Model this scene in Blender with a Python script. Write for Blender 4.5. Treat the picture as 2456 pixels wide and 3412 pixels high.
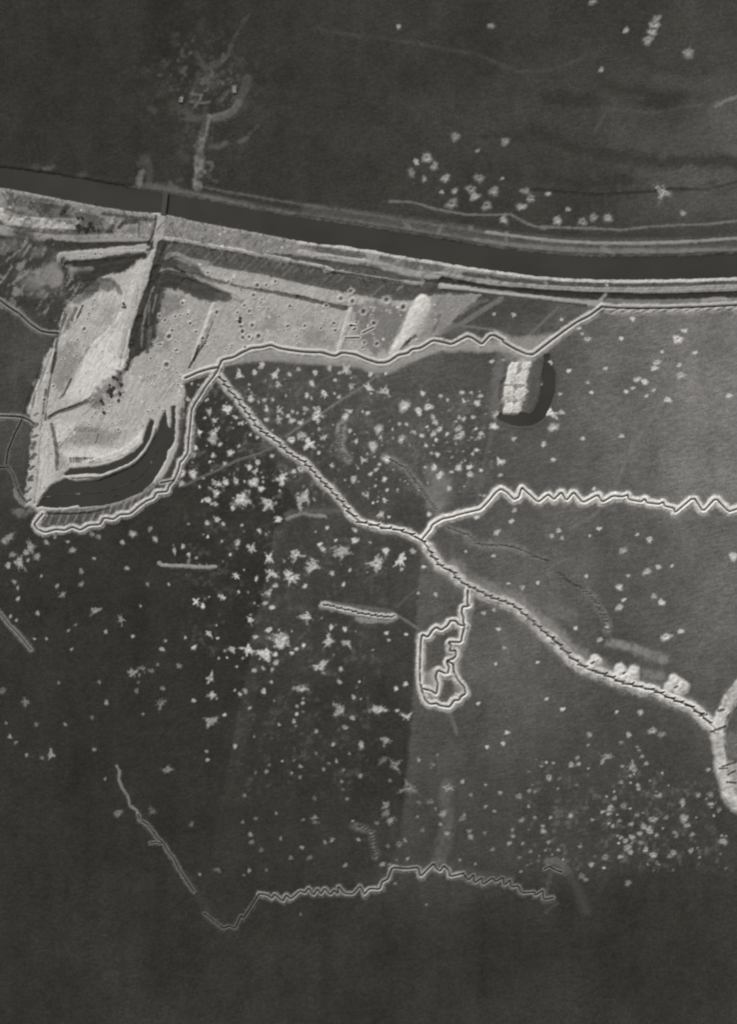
import bpy, bmesh, math, random
import numpy as np
from mathutils import Vector

# ------------------------------------------------------------------ scene, camera, light
for o in list(bpy.data.objects):
    bpy.data.objects.remove(o)
scene = bpy.context.scene
col = scene.collection
random.seed(5)
RNG = np.random.RandomState(11)

MPP = 0.25                      # metres of ground for one pixel of the 2456 x 3412 map
MW, MH = 2456, 3412
ALT = 1250.0

cam = bpy.data.cameras.new('camera')
cam.sensor_fit = 'VERTICAL'
cam.sensor_height = 36.0
cam.lens = 36.0 * ALT / (MH * MPP)
cam.clip_start = 1.0
cam.clip_end = 12000.0
cam_ob = bpy.data.objects.new('camera', cam)
cam_ob.location = (0, 0, ALT)
col.objects.link(cam_ob)
scene.camera = cam_ob

SUN_EL, SUN_AZ = math.radians(35), math.radians(116)    # sun stands beyond the top edge, a little left
w = bpy.data.worlds.new('World')
scene.world = w
w.use_nodes = True
nt = w.node_tree
nt.nodes.clear()
sky = nt.nodes.new('ShaderNodeTexSky')
sky.sky_type = 'NISHITA'
sky.sun_disc = False
sky.sun_elevation = SUN_EL
sky.sun_rotation = math.radians(90) - SUN_AZ
bw = nt.nodes.new('ShaderNodeRGBToBW')
bg = nt.nodes.new('ShaderNodeBackground')
bg.inputs[1].default_value = 0.135
wo = nt.nodes.new('ShaderNodeOutputWorld')
nt.links.new(sky.outputs[0], bw.inputs[0])
nt.links.new(bw.outputs[0], bg.inputs[0])
nt.links.new(bg.outputs[0], wo.inputs[0])

sun = bpy.data.lights.new('sun', 'SUN')
sun.energy = 3.35
sun.angle = math.radians(0.6)
sun.color = (1.0, 0.985, 0.96)
sun_ob = bpy.data.objects.new('sun', sun)
to_sun = Vector((math.cos(SUN_AZ) * math.cos(SUN_EL), math.sin(SUN_AZ) * math.cos(SUN_EL), math.sin(SUN_EL)))
sun_ob.rotation_euler = to_sun.to_track_quat('Z', 'Y').to_euler()
sun_ob.location = to_sun * 900
col.objects.link(sun_ob)

vs = scene.view_settings
vs.view_transform = 'Standard'
vs.look = 'None'
vs.exposure = 0.0
vs.gamma = 1.0
vs.use_curve_mapping = False
scene.render.engine = 'CYCLES'
scene.cycles.filter_width = 2.2

# ------------------------------------------------------------------ map helpers
def lin(v):
    c = v / 255.0
    return c / 12.92 if c <= 0.04045 else ((c + 0.055) / 1.055) ** 2.4

TILES = {'S': (0, 0, 1.0), 'D': (0, 0, 1 / 1.504),
         1: (0, 0, 1.633), 2: (900, 0, 1.633), 3: (1456, 0, 1.633), 4: (0, 500, 2.333), 5: (0, 900, 2.333),
         6: (0, 1300, 2.333), 7: (500, 700, 2.333), 8: (1000, 800, 2.333), 9: (1600, 900, 1.908),
         10: (600, 1200, 2.333), 11: (1100, 1300, 2.333), 12: (1756, 1500, 2.333), 13: (0, 1700, 2.333),
         14: (600, 1700, 2.333), 15: (1150, 1700, 2.333), 16: (1756, 1900, 2.333), 17: (1250, 1950, 3.629),
         18: (1756, 2300, 2.333), 19: (0, 2150, 2.333), 20: (600, 2150, 2.333), 21: (200, 2500, 2.333),
         22: (800, 2500, 2.333), 23: (1400, 2600, 2.333),
         'P1': (1256, 600, 1.361), 'P2': (500, 50, 3.24), 'P3': (1600, 1150, 4.666), 'P4': (2156, 2150, 3.24),
         'P5': (0, 500, 2.916), 'P7': (1350, 950, 4.666), 'P8': (900, 1700, 2.722)}

def W(tile, pts):
    """map readings in one sheet of the survey -> metres on the ground"""
    x0, y0, k = TILES[tile]
    if isinstance(pts, str):
        v = [float(t) for t in pts.replace(',', ' ').split()]
        pts = list(zip(v[0::2], v[1::2]))
    return [((x0 + x / k - MW / 2) * MPP, (MH / 2 - (y0 + y / k)) * MPP) for x, y in pts]

def Wj(*parts):
    r = []
    for t, p in parts:
        r += W(t, p)
    return r

# ------------------------------------------------------------------ terrain raster
F = 0.3                          # fine step, metres
RAT = 4                          # coarse step = RAT * F
MARG = 72.0
nxc = int((MW * MPP + 2 * MARG) / (F * RAT))
nyc = int((MH * MPP + 2 * MARG) / (F * RAT))
NX, NY = nxc * RAT + 1, nyc * RAT + 1
X0, Y0 = -nxc * RAT * F / 2, -nyc * RAT * F / 2
xs = (X0 + np.arange(NX) * F).astype(np.float32)
ys = (Y0 + np.arange(NY) * F).astype(np.float32)

def sstep(a, b, x):
    t = np.clip((x - a) / (b - a), 0, 1)
    return t * t * (3 - 2 * t)

def vnoise(scale, seed, sy=None):
    r = np.random.RandomState(seed)
    sy = sy or scale
    gx, gy = int(NX * F / scale) + 3, int(NY * F / sy) + 3
    g = r.rand(gy, gx).astype(np.float32) * 2 - 1
    fx = np.arange(NX) * F / scale
    fy = np.arange(NY) * F / sy
    ix, iy = fx.astype(int), fy.astype(int)
    tx = (fx - ix).astype(np.float32); ty = (fy - iy).astype(np.float32)
    tx = tx * tx * (3 - 2 * tx); ty = ty * ty * (3 - 2 * ty)
    a = g[:, ix] * (1 - tx) + g[:, ix + 1] * tx
    return a[iy] * (1 - ty)[:, None] + a[iy + 1] * ty[:, None]

N0 = vnoise(0.75, 9); N1 = vnoise(1.3, 1); N2 = vnoise(3.1, 2); N3 = vnoise(8.0, 3); N4 = vnoise(26.0, 4)
WOB = 0.5 * N1 + 0.8 * N2 + 0.5 * N3

# grass tone per field (map x, y, grey level); exposure and lens falloff painted in
CTRL_N = """100 100 53 600 100 53 300 350 56 900 300 58 1200 150 60 1200 450 62 1600 150 57 1650 450 67 2000 100 60
2300 250 64 2420 420 90 2100 480 78 2300 560 84 1900 650 65 2400 650 86 1500 620 62 1200 650 60 700 560 55 200 500 55
1900 350 64 2000 800 62 1500 740 60 2400 770 66 1700 560 62 2050 600 64 2200 330 62 2440 230 70"""
CTRL_C = """1800 1150 92 2100 1200 102 2300 1100 112 2430 1000 122 2400 1300 126 2100 1450 106 2300 1550 119 2430 1550 123 1800 1550 89 1650 1850 91 1900 1800 99 2100 1800 89 2400 1800 103 2200 2000 86 2420 2000 107 1700 1950 97 1650 2200 99 2000 2100 80 2200 2250 87 2430 2250 91 1800 2300 91 1600 2400 83 2100 2400 75 2200 2550 67 1900 2600 73 2000 2750 68 2300 2750 66 1600 2700 73 1500 2750 71 2300 3000 55 2000 3050 53 2200 3250 52 1700 3150 52 1500 1300 86 1600 1500 82 1550 1100 80 1700 1030 76 1480 1600 79 1450 2450 81 1500 2100 85 1550 1650 83"""
CTRL_B = """1000 1850 68 1250 1900 72 1350 2150 66 1000 2150 64 1000 2400 56 1250 2350 57 900 2600 54 1250 2600 54 1100 2780 53 900 1340 74 1300 1400 84 1100 1550 74 1350 1650 78 1400 1450 88 1150 1700 72 1000 1300 80 1400 1280 90 1250 1750 74"""
CTRL_A = """300 1900 54 700 1900 53 100 2100 55 500 2300 52 700 1650 58 300 2600 52 600 2700 52 100 3000 53 600 3100 53 1000 3050 54 1300 3250 54 800 1450 60 750 1350 62 620 1500 58 100 3350 53 1100 3380 53"""
CTRL_W = """50 1130 74 100 1200 82 60 1300 70 60 1500 76 150 1450 82 20 1600 64 40 1750 60 120 1050 78 30 1010 66"""

def idw(txt, X, Y):
    v = np.array([float(t) for t in txt.split()]).reshape(-1, 3)
    num = np.zeros_like(X); den = np.zeros_like(X)
    for a, b, c in v:
        wgt = 1.0 / ((X - a) ** 2 + (Y - b) ** 2 + 60.0 ** 2) ** 1.6
        num += wgt * lin(c); den += wgt
    return num / den

STEP = 12
cx = np.append(np.arange(0, NX, STEP), NX - 1); cy = np.append(np.arange(0, NY, STEP), NY - 1)
mx = xs[cx] / MPP + MW / 2; my = MH / 2 - ys[cy] / MPP
GX, GY = np.meshgrid(mx, my)
low = {k: idw(t, GX, GY) for k, t in zip('NCBAW', (CTRL_N, CTRL_C, CTRL_B, CTRL_A, CTRL_W))}

def up(g):
    a = np.empty((len(cy), NX), np.float32)
    for i in range(len(cy)):
        a[i] = np.interp(np.arange(NX), cx, g[i])
    iy = np.clip(np.searchsorted(cy, np.arange(NY), 'right') - 1, 0, len(cy) - 2)
    t = ((np.arange(NY) - cy[iy]) / (cy[iy + 1] - cy[iy])).astype(np.float32)[:, None]
    return a[iy] * (1 - t) + a[iy + 1] * t

mxs = (xs / MPP + MW / 2)[None, :]; mys = (MH / 2 - ys / MPP)[:, None]
ab = np.interp(mys[:, 0], [1000, 1226, 1700, 1760, 2680, 3412], [600, 740, 1000, 915, 735, 590])[:, None]
bc = np.interp(mys[:, 0], [1190, 1300, 1530, 1700, 1880, 2100, 2400, 2700, 2820, 2860], [1480, 1450, 1434, 1428, 1400, 1385, 1372, 1345, 1330, 1300])[:, None]
wob_px = WOB * 2.2
mAB = sstep(-5, 5, mxs - ab + wob_px)
mBC = sstep(-9, 9, mxs - bc + wob_px)
G = up(low['A']) * (1 - mAB) + up(low['B']) * mAB
G = G * (1 - mBC) + up(low['C']) * mBC
strip = sstep(-3, 4, mxs - ab + wob_px) * sstep(50, 30, mxs - ab + wob_px * 3) * sstep(1690, 1780, mys) * sstep(2750, 2350, mys)
G += strip * 0.008
mS = sstep(2600, 3000, mys + 0 * mxs); G = G * (1 - mS) + up(idw(CTRL_A + ' ' + CTRL_C, GX, GY)) * mS
mN = sstep(-4, 4, np.interp(mxs[0], [0, 600, 1256, 1700, 2100, 2456], [610, 690, 800, 880, 895, 890])[None, :] - mys)
G = G * (1 - mN) + up(low['N']) * mN
mW = sstep(40, -40, mxs - np.interp(mys[:, 0], [880, 1100, 1500, 1750, 1900], [230, 190, 110, 90, -60])[:, None]) * (mys > 900)
G = (G * (1 - mW) + up(low['W']) * mW).astype(np.float32)
del low, mAB, mBC, mS, mN, mW, strip, wob_px
G *= 1 + 0.10 * N4 + 0.08 * N3 + 0.06 * N2 + 0.07 * vnoise(17.0, 21, 130.0) + 0.05 * vnoise(6.0, 22, 60.0)          # sward patchiness

B = np.zeros((NY, NX), np.float32)                   # bare earth cover 0..1
E = np.full((NY, NX), lin(165), np.float32)          # earth reflectance
edge = np.minimum(np.minimum(xs - xs[0], xs[-1] - xs)[None, :], np.minimum(ys - ys[0], ys[-1] - ys)[:, None])
Z = (0.35 * N4 + 0.10 * N3) * sstep(0, 30, edge)
del edge
OWN = np.zeros((NY - 1, NX - 1), np.int16)           # 0 = ground
SUB = np.zeros((NY - 1, NX - 1), np.int8)
FINE = np.zeros((NY - 1, NX - 1), bool)
OBJ = [None]                                         # owner table

def new_owner(name, label=None, category=None, kind=None, group=None, subs=('',)):
    OBJ.append(dict(name=name, label=label, category=category, kind=kind, group=group, subs=subs))
    return len(OBJ) - 1

def window(pts, R):
    p = np.array(pts)
    i0 = max(0, int((p[:, 0].min() - R - X0) / F)); i1 = min(NX, int((p[:, 0].max() + R - X0) / F) + 2)
    j0 = max(0, int((p[:, 1].min() - R - Y0) / F)); j1 = min(NY, int((p[:, 1].max() + R - Y0) / F) + 2)
    return i0, i1, j0, j1

def linedist(pts, R):
    """distance and side of a polyline inside its window"""
    i0, i1, j0, j1 = window(pts, R)
    if i1 <= i0 or j1 <= j0:
        return None
    d = np.full((j1 - j0, i1 - i0), 1e3, np.float32)
    s = np.zeros_like(d)
    for (ax, ay), (bx, by) in zip(pts[:-1], pts[1:]):
        k0, k1, l0, l1 = window([(ax, ay), (bx, by)], R)
        if k1 <= k0 or l1 <= l0:
            continue
        X = xs[k0:k1][None, :]; Y = ys[l0:l1][:, None]
        dx, dy = bx - ax, by - ay
        L2 = dx * dx + dy * dy + 1e-9
        t = np.clip(((X - ax) * dx + (Y - ay) * dy) / L2, 0, 1)
        dd = np.sqrt((X - ax - t * dx) ** 2 + (Y - ay - t * dy) ** 2)
        sl = (slice(l0 - j0, l1 - j0), slice(k0 - i0, k1 - i0))
        m = dd < d[sl]
        d[sl][m] = dd[m]
        c = np.sign(dx * (Y - ay) - dy * (X - ax)) + 0 * dd
        s[sl][m] = c[m]
    return (slice(j0, j1), slice(i0, i1)), d, s

def inside(pts, sl):
    X = xs[sl[1]][None, :]; Y = ys[sl[0]][:, None]
    m = np.zeros((Y.shape[0], X.shape[1]), bool)
    n = len(pts)
    for k in range(n):
        (ax, ay), (bx, by) = pts[k], pts[(k + 1) % n]
        if ay == by:
            continue
        c = ((ay > Y) != (by > Y)) & (X < (bx - ax) * (Y - ay) / (by - ay) + ax)
        m ^= c
    return m

def cells(sl, m):
    """point mask in a window -> cell slices and cell mask"""
    c = m[:-1, :-1]
    return (slice(sl[0].start, sl[0].stop - 1), slice(sl[1].start, sl[1].stop - 1)), c

def claim(sl, m, own, sub=0, force=True):
    cs, c = cells(sl, m)
    if not force:
        c = c & (OWN[cs] == 0)
    OWN[cs][c] = own
    SUB[cs][c] = sub if np.isscalar(sub) else sub[:-1, :-1][c]

def mix(sl, m, e=None, g=None):
    if g is not None:
        G[sl] += (lin(g) - G[sl]) * m
        if e is None:
            B[sl] *= 1 - m
    if e is not None:
        nb = B[sl] + (1 - B[sl]) * m
        E[sl] += (lin(e) - E[sl]) * np.where(nb > 1e-4, np.clip(m / np.maximum(nb, 1e-4), 0, 1), 0)
        B[sl] = nb

def paint(pts, wd, e=None, g=None, fac=1.0, soft=0.8, wob=0.5, dz=0.0, own=None, sub=0, ragged=0.0, thr=0.4):
    r = linedist(pts, wd / 2 + soft + 2.5)
    if r is None:
        return
    sl, d, s = r
    dd = d + wob * WOB[sl]
    m = sstep(wd / 2 + soft, wd / 2 - soft, dd) * fac
    if ragged:
        m = m * np.clip(1 - ragged * (0.5 + 0.5 * (N2[sl] + N3[sl])), 0, 1)
    mix(sl, m, e, g)
    if dz:
        p = sstep(wd / 2 + 0.6, wd / 2 - min(wd * 0.3, 1.8), d + 0.3 * wob * WOB[sl])
        Z[sl] += dz * p * (1 + 0.25 * N2[sl])
        cs, c = cells(sl, (p > 0.02))
        FINE[cs] |= c
    if own:
        claim(sl, (m > thr * fac), own, sub)

def fill(pts, e=None, g=None, fac=1.0, soft=1.0, wob=0.8, dz=0.0, own=None, ramp=2.5, ragged=0.0, rough=0.0, thr=0.45):
    r = linedist(list(pts) + [pts[0]], ramp + soft + 3)
    sl, d, s = r
    d = np.where(inside(pts, sl), d, -d)
    dd = d + wob * WOB[sl]
    m = sstep(-soft, soft, dd) * fac
    if ragged:
        m = m * np.clip(1 - ragged * (0.5 + 0.6 * (N2[sl] + 0.8 * N3[sl])), 0, 1)
    mix(sl, m, e, g)
    if dz or rough:
        p = sstep(-0.5, ramp, d + 0.4 * wob * WOB[sl])
        Z[sl] += dz * p + rough * p * (N1[sl] + 0.8 * N2[sl])
        cs, c = cells(sl, p > 0.02)
        FINE[cs] |= c
    if own:
        claim(sl, dd > -soft * 0.1, own)

def waterbody(pts, depth, level, bank=1.8, wob=0.5):
    """carve a basin whose waterline follows pts when filled to -level"""
    r = linedist(list(pts) + [pts[0]], bank + 7)
    sl, d, s = r
    d = np.where(inside(pts, sl), d, -d) + wob * WOB[sl]
    mix(sl, sstep(-0.2, 0.5, d), None, 48)
    u = np.linspace(0, 1, 400); uu = float(np.interp(level / depth, 3 * u * u - 2 * u ** 3, u))
    e = d - bank + uu * (bank + 0.6)
    t = sstep(-bank, 0.6, e)
    Z[sl] = Z[sl] * (1 - t) - depth * t - 0.2 * np.clip(e, 0, 3)
    cs, c = cells(sl, (t > 0.01) & (e < 3))
    FINE[cs] |= c
    return sl, d > -0.9

def bays(pts, period, turn, length=0.85, shift=0.0):
    """separate firing bays along a trench line, each turned a little against it"""
    p = np.array(pts)
    seg = np.hypot(*np.diff(p, axis=0).T); cum = np.concatenate([[0], np.cumsum(seg)])
    out = []; t = period * 0.4
    while t < cum[-1]:
        i = min(np.searchsorted(cum, t, 'right') - 1, len(seg) - 1)
        c = p[i] + (p[i + 1] - p[i]) * (t - cum[i]) / max(seg[i], 1e-6)
        ax = math.atan2(*(p[min(i + 2, len(p) - 1)] - p[max(i - 1, 0)])[::-1])
        a = ax + math.radians(turn + random.uniform(-7, 7)); h = period * length * random.uniform(0.75, 1.1) / 2
        u = np.array([math.cos(a), math.sin(a)]); n = np.array([-math.sin(ax), math.cos(ax)]) * shift
        q = [tuple(c - u * h + n), tuple(c + u * h * 0.7 + n)]
        b = a + math.radians(random.choice((22, 35)) * (1 if turn >= 0 else -1))
        q.append((q[1][0] + math.cos(b) * h * 0.45, q[1][1] + math.sin(b) * h * 0.45))
        out.append(q); t += period * random.uniform(0.85, 1.2)
    return out

def bold(pts, k=1.5, w=3):
    """drive the teeth of a zigzag further from its mean line"""
    p = np.array(pts); m = p.copy()
    for i in range(len(p)):
        a, b = max(0, i - w), min(len(p), i + w + 1)
        r = min(i - a, b - 1 - i); m[i] = p[i - r:i + r + 1].mean(0)
    return [tuple(x) for x in m + (p - m) * k]

def rot_noise(sl, ang, lx, ly, seed):
    """noise stretched along a direction, for one window"""
    r = np.random.RandomState(seed)
    g = r.rand(512, 512).astype(np.float32) * 2 - 1
    X = xs[sl[1]][None, :]; Y = ys[sl[0]][:, None]
    u = (X * math.cos(ang) + Y * math.sin(ang)) / lx + 300; v = (-X * math.sin(ang) + Y * math.cos(ang)) / ly + 900
    iu, iv = u.astype(int), v.astype(int)
    tu, tv = u - iu, v - iv
    tu = tu * tu * (3 - 2 * tu); tv = tv * tv * (3 - 2 * tv)
    a, b, c, d = iu % 512, (iu + 1) % 512, iv % 512, (iv + 1) % 512
    return (g[c, a] * (1 - tu) + g[c, b] * tu) * (1 - tv) + (g[d, a] * (1 - tu) + g[d, b] * tu) * tv

def weather(pts, ang, amp_e, amp_b, amp_z, seed, lx=4.5, ly=1.2):
    """rain-washed, trampled surface of bare ground"""
    i0, i1, j0, j1 = window(pts, 1)
    sl = (slice(j0, j1), slice(i0, i1))
    m = inside(pts, sl).astype(np.float32)
    n = 0.6 * rot_noise(sl, ang, lx, ly, seed) + 0.4 * rot_noise(sl, ang + 0.5, lx * 0.45, ly * 0.8, seed + 1)
    n2 = 0.7 * rot_noise(sl, ang, lx * 2.2, ly * 2.6, seed + 2) + 0.5 * n
    E[sl] *= 1 + m * amp_e * (n + 0.6 * n2 + 0.25 * N0[sl])
    B[sl] *= 1 - m * np.clip(amp_b * (n2 - 0.05) * 2, 0, 0.95)
    Z[sl] += m * amp_z * (n + 0.5 * N0[sl])
    cs, c = cells(sl, m > 0)
    FINE[cs] |= c

def chaikin(p):
    q = [p[0]]
    for a, b in zip(p[:-1], p[1:]):
        q += [(a[0] * .87 + b[0] * .13, a[1] * .87 + b[1] * .13), (a[0] * .13 + b[0] * .87, a[1] * .13 + b[1] * .87)]
    return q + [p[-1]]
# ------------------------------------------------------------------ structure: water, banks, roads, bare ground
NW_LINE = Wj(('D', '-70,360 0,371'), (4, '250,165 500,205 800,255 1000,292 1300,342 1633,396'), (7, '850,8 1200,66 1633,128'),
             ('P1', '250,262 500,305 700,330 850,343 1100,352 1350,349 1633,338 1900,318'))
SW_LINE = Wj(('D', '-70,403 0,414'), (4, '200,322 450,372 750,432 1000,470 1250,490 1400,520'),
             (7, '300,75 500,112 700,148 900,187 1100,227 1300,262'), (8, '300,42 600,88 900,142 1200,190'),
             ('P1', '250,366 500,407 700,431 850,444 1100,452 1400,448 1633,440 1900,424'))
CANAL = NW_LINE + SW_LINE[::-1]

# --- north bank
road_n = new_owner('towpath', 'pale worn towpath along the north bank of the canal', 'path', 'structure')
track_n = new_owner('track', 'thin pale track along the top of the north levee', 'path', 'structure')
north_band = Wj(('P2', '-1600,1615 -900,1715 0,1885 150,1900 300,1920 500,1955 700,2000 1000,2060 1300,2118 1600,2170'))
band_r = W('P1', '0,200 250,235 500,275 700,300 850,315 1000,322 1300,322 1633,314 1900,300')
paint(north_band[2:] + band_r[1:], 8.5, g=86, fac=0.9, soft=2.0, ragged=0.3)
paint(W('P1', '-300,150 0,190 250,225 500,262 700,286 850,300 1000,306 1300,306 1633,296 1900,282'), 16, g=84, fac=0.85, soft=1.5, ragged=0.2)
paint(W('P2', '-1600,1605 -900,1705 -400,1800 0,1870'), 5, g=61, fac=0.7, soft=1.5, ragged=0.4)
paint(W('P2', '0,1885 150,1895 300,1915 500,1955 700,1995 850,2035'), 6.0, e=112, fac=0.75, soft=1.6, ragged=0.35, own=road_n)
paint(Wj(('P2', '850,2035 1000,2060 1300,2118 1500,2150'), ('P1', '0,207 250,243 450,275')), 4.2, e=112, fac=0.7, soft=1.2, ragged=0.3, own=road_n)
paint(W('P1', '450,275 650,300 850,315 1000,322 1300,324 1633,317 1900,304'), 4.6, e=128, fac=0.75, soft=1.2, ragged=0.25, own=road_n)
paint(Wj(('P2', '540,1845 800,1905 1100,1952 1300,1990 1620,2040'), ('P1', '150,186 300,206 500,238')), 1.9, e=102, fac=0.7, soft=0.7, ragged=0.25, own=track_n)
paint(W('P1', '500,238 700,265 850,280 1000,287 1200,288 1400,281 1633,266 1900,246'), 2.8, e=146, fac=0.85, soft=0.9, dz=0.3, own=track_n)
paint([(x, y + 2.6) for x, y in NW_LINE[9:]], 1.6, g=66, fac=0.7, soft=0.6)
paint([(x, y + 1.3) for x, y in NW_LINE[5:]], 1.5, e=112, fac=0.75, soft=0.5, ragged=0.3)
for p in ('120,190 145,215', '255,205 290,215 275,255', '580,165 590,200', '590,240 590,285', '1020,312 1080,338', '420,212 430,216', '745,215 760,216'):
    paint(W('P1', p), 3.0, e=130, fac=0.6, soft=1.2, wob=1.0, ragged=0.3)
# meadow paths and ditches beyond
pn = new_owner('footpath', 'thin pale footpath winding along the foot of the north levee', 'path', 'structure')
paint(W('P1', '60,95 160,100 280,135 400,155 500,158 610,155 660,185 720,212 850,215 1000,220 1110,226 1250,210 1400,203 1500,200 1633,185 1900,160'), 1.8, e=122, fac=0.7, soft=0.7, own=pn)
pn2 = new_owner('footpath', 'faint footpath curving over the upper meadow to a fork', 'path', 'structure')
paint(Wj((2, '240,150 420,185 600,208 750,228 900,255'), (3, '60,268 210,295 340,345 450,385 540,392 640,375 740,340 800,305 860,290')), 2.4, e=86, fac=0.45, soft=1.4, wob=1.0, ragged=0.5, own=pn2, thr=0.2)
pn3 = new_owner('footpath', 'faint winding footpath near the upper right edge of the meadow', 'path', 'structure')
paint(W(3, '860,720 930,600 960,588 1060,603 1180,617 1290,592 1370,575 1450,568'), 2.0, e=98, fac=0.5, soft=1.2, wob=0.9, ragged=0.5, own=pn3, thr=0.2)
paint(W(3, '1520,575 1570,550 1633,530 1700,505'), 3.2, e=128, fac=0.7, soft=1.2, wob=1.0)
paint(W('P1', '700,45 820,55 1000,70 1250,55 1330,42 1500,48 1633,15'), 3.0, g=54, fac=0.8, soft=1.2, dz=-0.3)
for p, wd, g in (('600,540 820,550 950,500 1100,520', 12, 56), ('1080,520 1240,560 1330,500', 14, 56), ('520,700 760,800 1000,850 1240,890 1400,870 1633,885', 10, 57),
                 ('250,740 480,760', 6, 57), ('1500,1000 1560,1040 1650,990', 5, 56), ('600,960 820,1000 1050,980', 8, 57)):
    paint(W(3, p), wd, g=g, fac=0.8, soft=4, wob=2.5)
for p, wd, g in (('1200,440 1400,470 1600,440', 12, 82), ('1100,940 1300,945 1600,960', 5, 84), ('1400,1050 1633,1010', 8, 84), ('900,520 1100,530', 8, 76)):
    paint(W(3, p), wd, g=g, fac=0.6, soft=4, wob=2.5)

# --- ruined farm north of the canal
sl_, d_, _ = linedist(W('P2', '450,600 640,800 640,950'), 75)
n_ = 0.55 * N2[sl_] + 0.55 * N3[sl_] + 0.45 * N1[sl_]
mix(sl_, sstep(0.0, 0.8, n_) * sstep(62, 20, d_) * 0.35, 88)
mix(sl_, sstep(0.25, 0.9, n_) * sstep(34, 8, d_) * 0.6, 108)
lane = new_owner('farm_lane', 'churned pale lane running from the canal up to the ruined farm', 'lane', 'structure')
paint(W('P2', '520,1870 540,1700 545,1560 530,1420 560,1330'), 8.5, e=132, fac=0.85, soft=1.5, wob=1.6, ragged=0.8, dz=0.15, own=lane, thr=0.3)
paint(W('P2', '560,1330 595,1230 625,1100'), 5, e=128, fac=0.75, soft=1.0, wob=0.8, ragged=0.3, own=lane)
paint(W('P2', '560,1300 585,1150 600,1000'), 4, g=74, fac=0.8, soft=1)
moat_arc = new_owner('earth_bank', 'broad grey curved earth bank around the ruined farm', 'bank')
paint(W('P2', '1050,700 1040,780 990,870 960,960'), 8.5, e=84, fac=0.8, soft=1.5, ragged=0.35, dz=0.35, own=moat_arc)
paint(W('P2', '960,960 900,1040 800,1090 690,1115'), 7.0, e=104, fac=0.85, soft=1.5, ragged=0.35, dz=0.35, own=moat_arc)
for p, wd, e, f in (('420,935 540,945 630,940', 1.6, 120, 0.8), ('470,1000 520,940 560,860', 1.8, 118, 0.8), ('430,850 520,860', 2.2, 118, 0.8),
                    ('410,1115 530,1120', 5, 96, 0.7), ('590,580 540,480 500,420', 3.5, 86, 0.7), ('600,560 700,560 790,470', 5, 84, 0.7), ('840,440 870,330', 3, 88, 0.7),
                    ('790,430 820,470 780,500', 2, 96, 0.7), ('870,320 1000,80 1060,0', 1.5, 78, 0.6), ('480,770 520,640', 4, 80, 0.6), ('610,650 680,760', 7, 82, 0.7),
                    ('500,790 580,780', 5, 74, 0.6), ('760,930 830,830 890,810', 2.6, 92, 0.7), ('640,1420 740,1420 810,1390', 4, 100, 0.75), ('970,1370 1040,1325', 3.5, 100, 0.75),
                    ('820,1390 970,1370', 1.2, 74, 0.5), ('1040,1325 1160,1200', 1.2, 74, 0.5), ('320,1480 400,1560', 5, 82, 0.6), ('250,960 400,1040', 8, 74, 0.6),
                    ('80,860 150,840', 4, 78, 0.6), ('0,1000 40,1040', 4, 84, 0.6), ('600,1720 720,1805', 1.5, 84, 0.6), ('610,1590 660,1600 680,1640 640,1680', 2, 108, 0.7)):
    paint(W('P2', p), wd, e=e, fac=f, soft=wd * 0.35, wob=0.7, ragged=0.3)
for p, wd, e in (((4, '1075,270 1080,220 1110,170'), 5, 128), ((4, '1150,290 1160,200 1150,80'), 5, 84), ((4, '1100,100 1130,60'), 7, 80), ((4, '345,150 410,130'), 4, 100),
                 ((4, '270,140 300,135'), 4, 78), ((4, '380,110 440,40'), 2, 70), ((4, '610,205 650,190'), 4, 80), ((4, '1120,290 1320,300'), 7, 92), ((4, '1320,280 1400,320'), 6, 96),
                 ((4, '1380,240 1400,225'), 3, 84)):
    paint(W(*p), wd, e=e, fac=0.7, soft=1.2, wob=1.0, ragged=0.4)

# --- south bank and bare ground between canal and trench
bank = SW_LINE[:] + Wj(('P1', '1633,500'), ('P1', '1200,505 1000,502 800,495 600,478 400,455 200,412 0,380'), (7, '1633,400 1400,380 1200,355 1000,340 800,330 600,300 400,260 250,240 110,245'),
                       (4, '1290,690 1150,690 900,690 600,690 400,690 200,670 0,620 -200,580'))
fill(bank, e=150, fac=0.9, soft=0.8, wob=0.8, ragged=0.28, rough=0.07)
P_SAND = Wj((4, '1290,690 1230,780'), (5, '1200,20 1130,200 1060,420 1000,620 960,780'), (5, '1290,800 1400,860 1430,930'),
            (6, '1430,0 1425,130 1400,400 1330,560 1230,700 1100,790 900,870 600,920 300,930 195,900 195,780 215,620 235,420 250,270 205,130'),
            (5, '200,1080 260,900 320,740 390,610 450,490 490,330 530,240 640,180 760,60 930,20 1090,-60'))
fill(P_SAND, e=176, fac=1.0, soft=1.2, wob=1.4, ragged=0.05, rough=0.05)
P_SAND2 = Wj((5, '1250,300 1290,140 1400,160 1560,230'), (7, '390,700 520,720 600,690'), (7, '340,400 520,435 700,475 900,500 1100,545 1300,590 1500,610 1633,630'),
             (8, '700,460 900,460 1000,430 1400,425 1330,500 1200,610 1120,720 1035,770 940,840 870,855 765,900 700,950 600,965 520,935 430,900 0,880'),
             (7, '1440,1150 1000,1090 900,1065 720,1110 560,1166'), (5, '1600,770 1440,850 1430,930 1290,1000 1000,800 1020,700 1180,600 1230,420'))
fill(P_SAND2, e=168, fac=1.0, soft=1.5, wob=1.5, ragged=0.08, rough=0.06)
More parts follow.
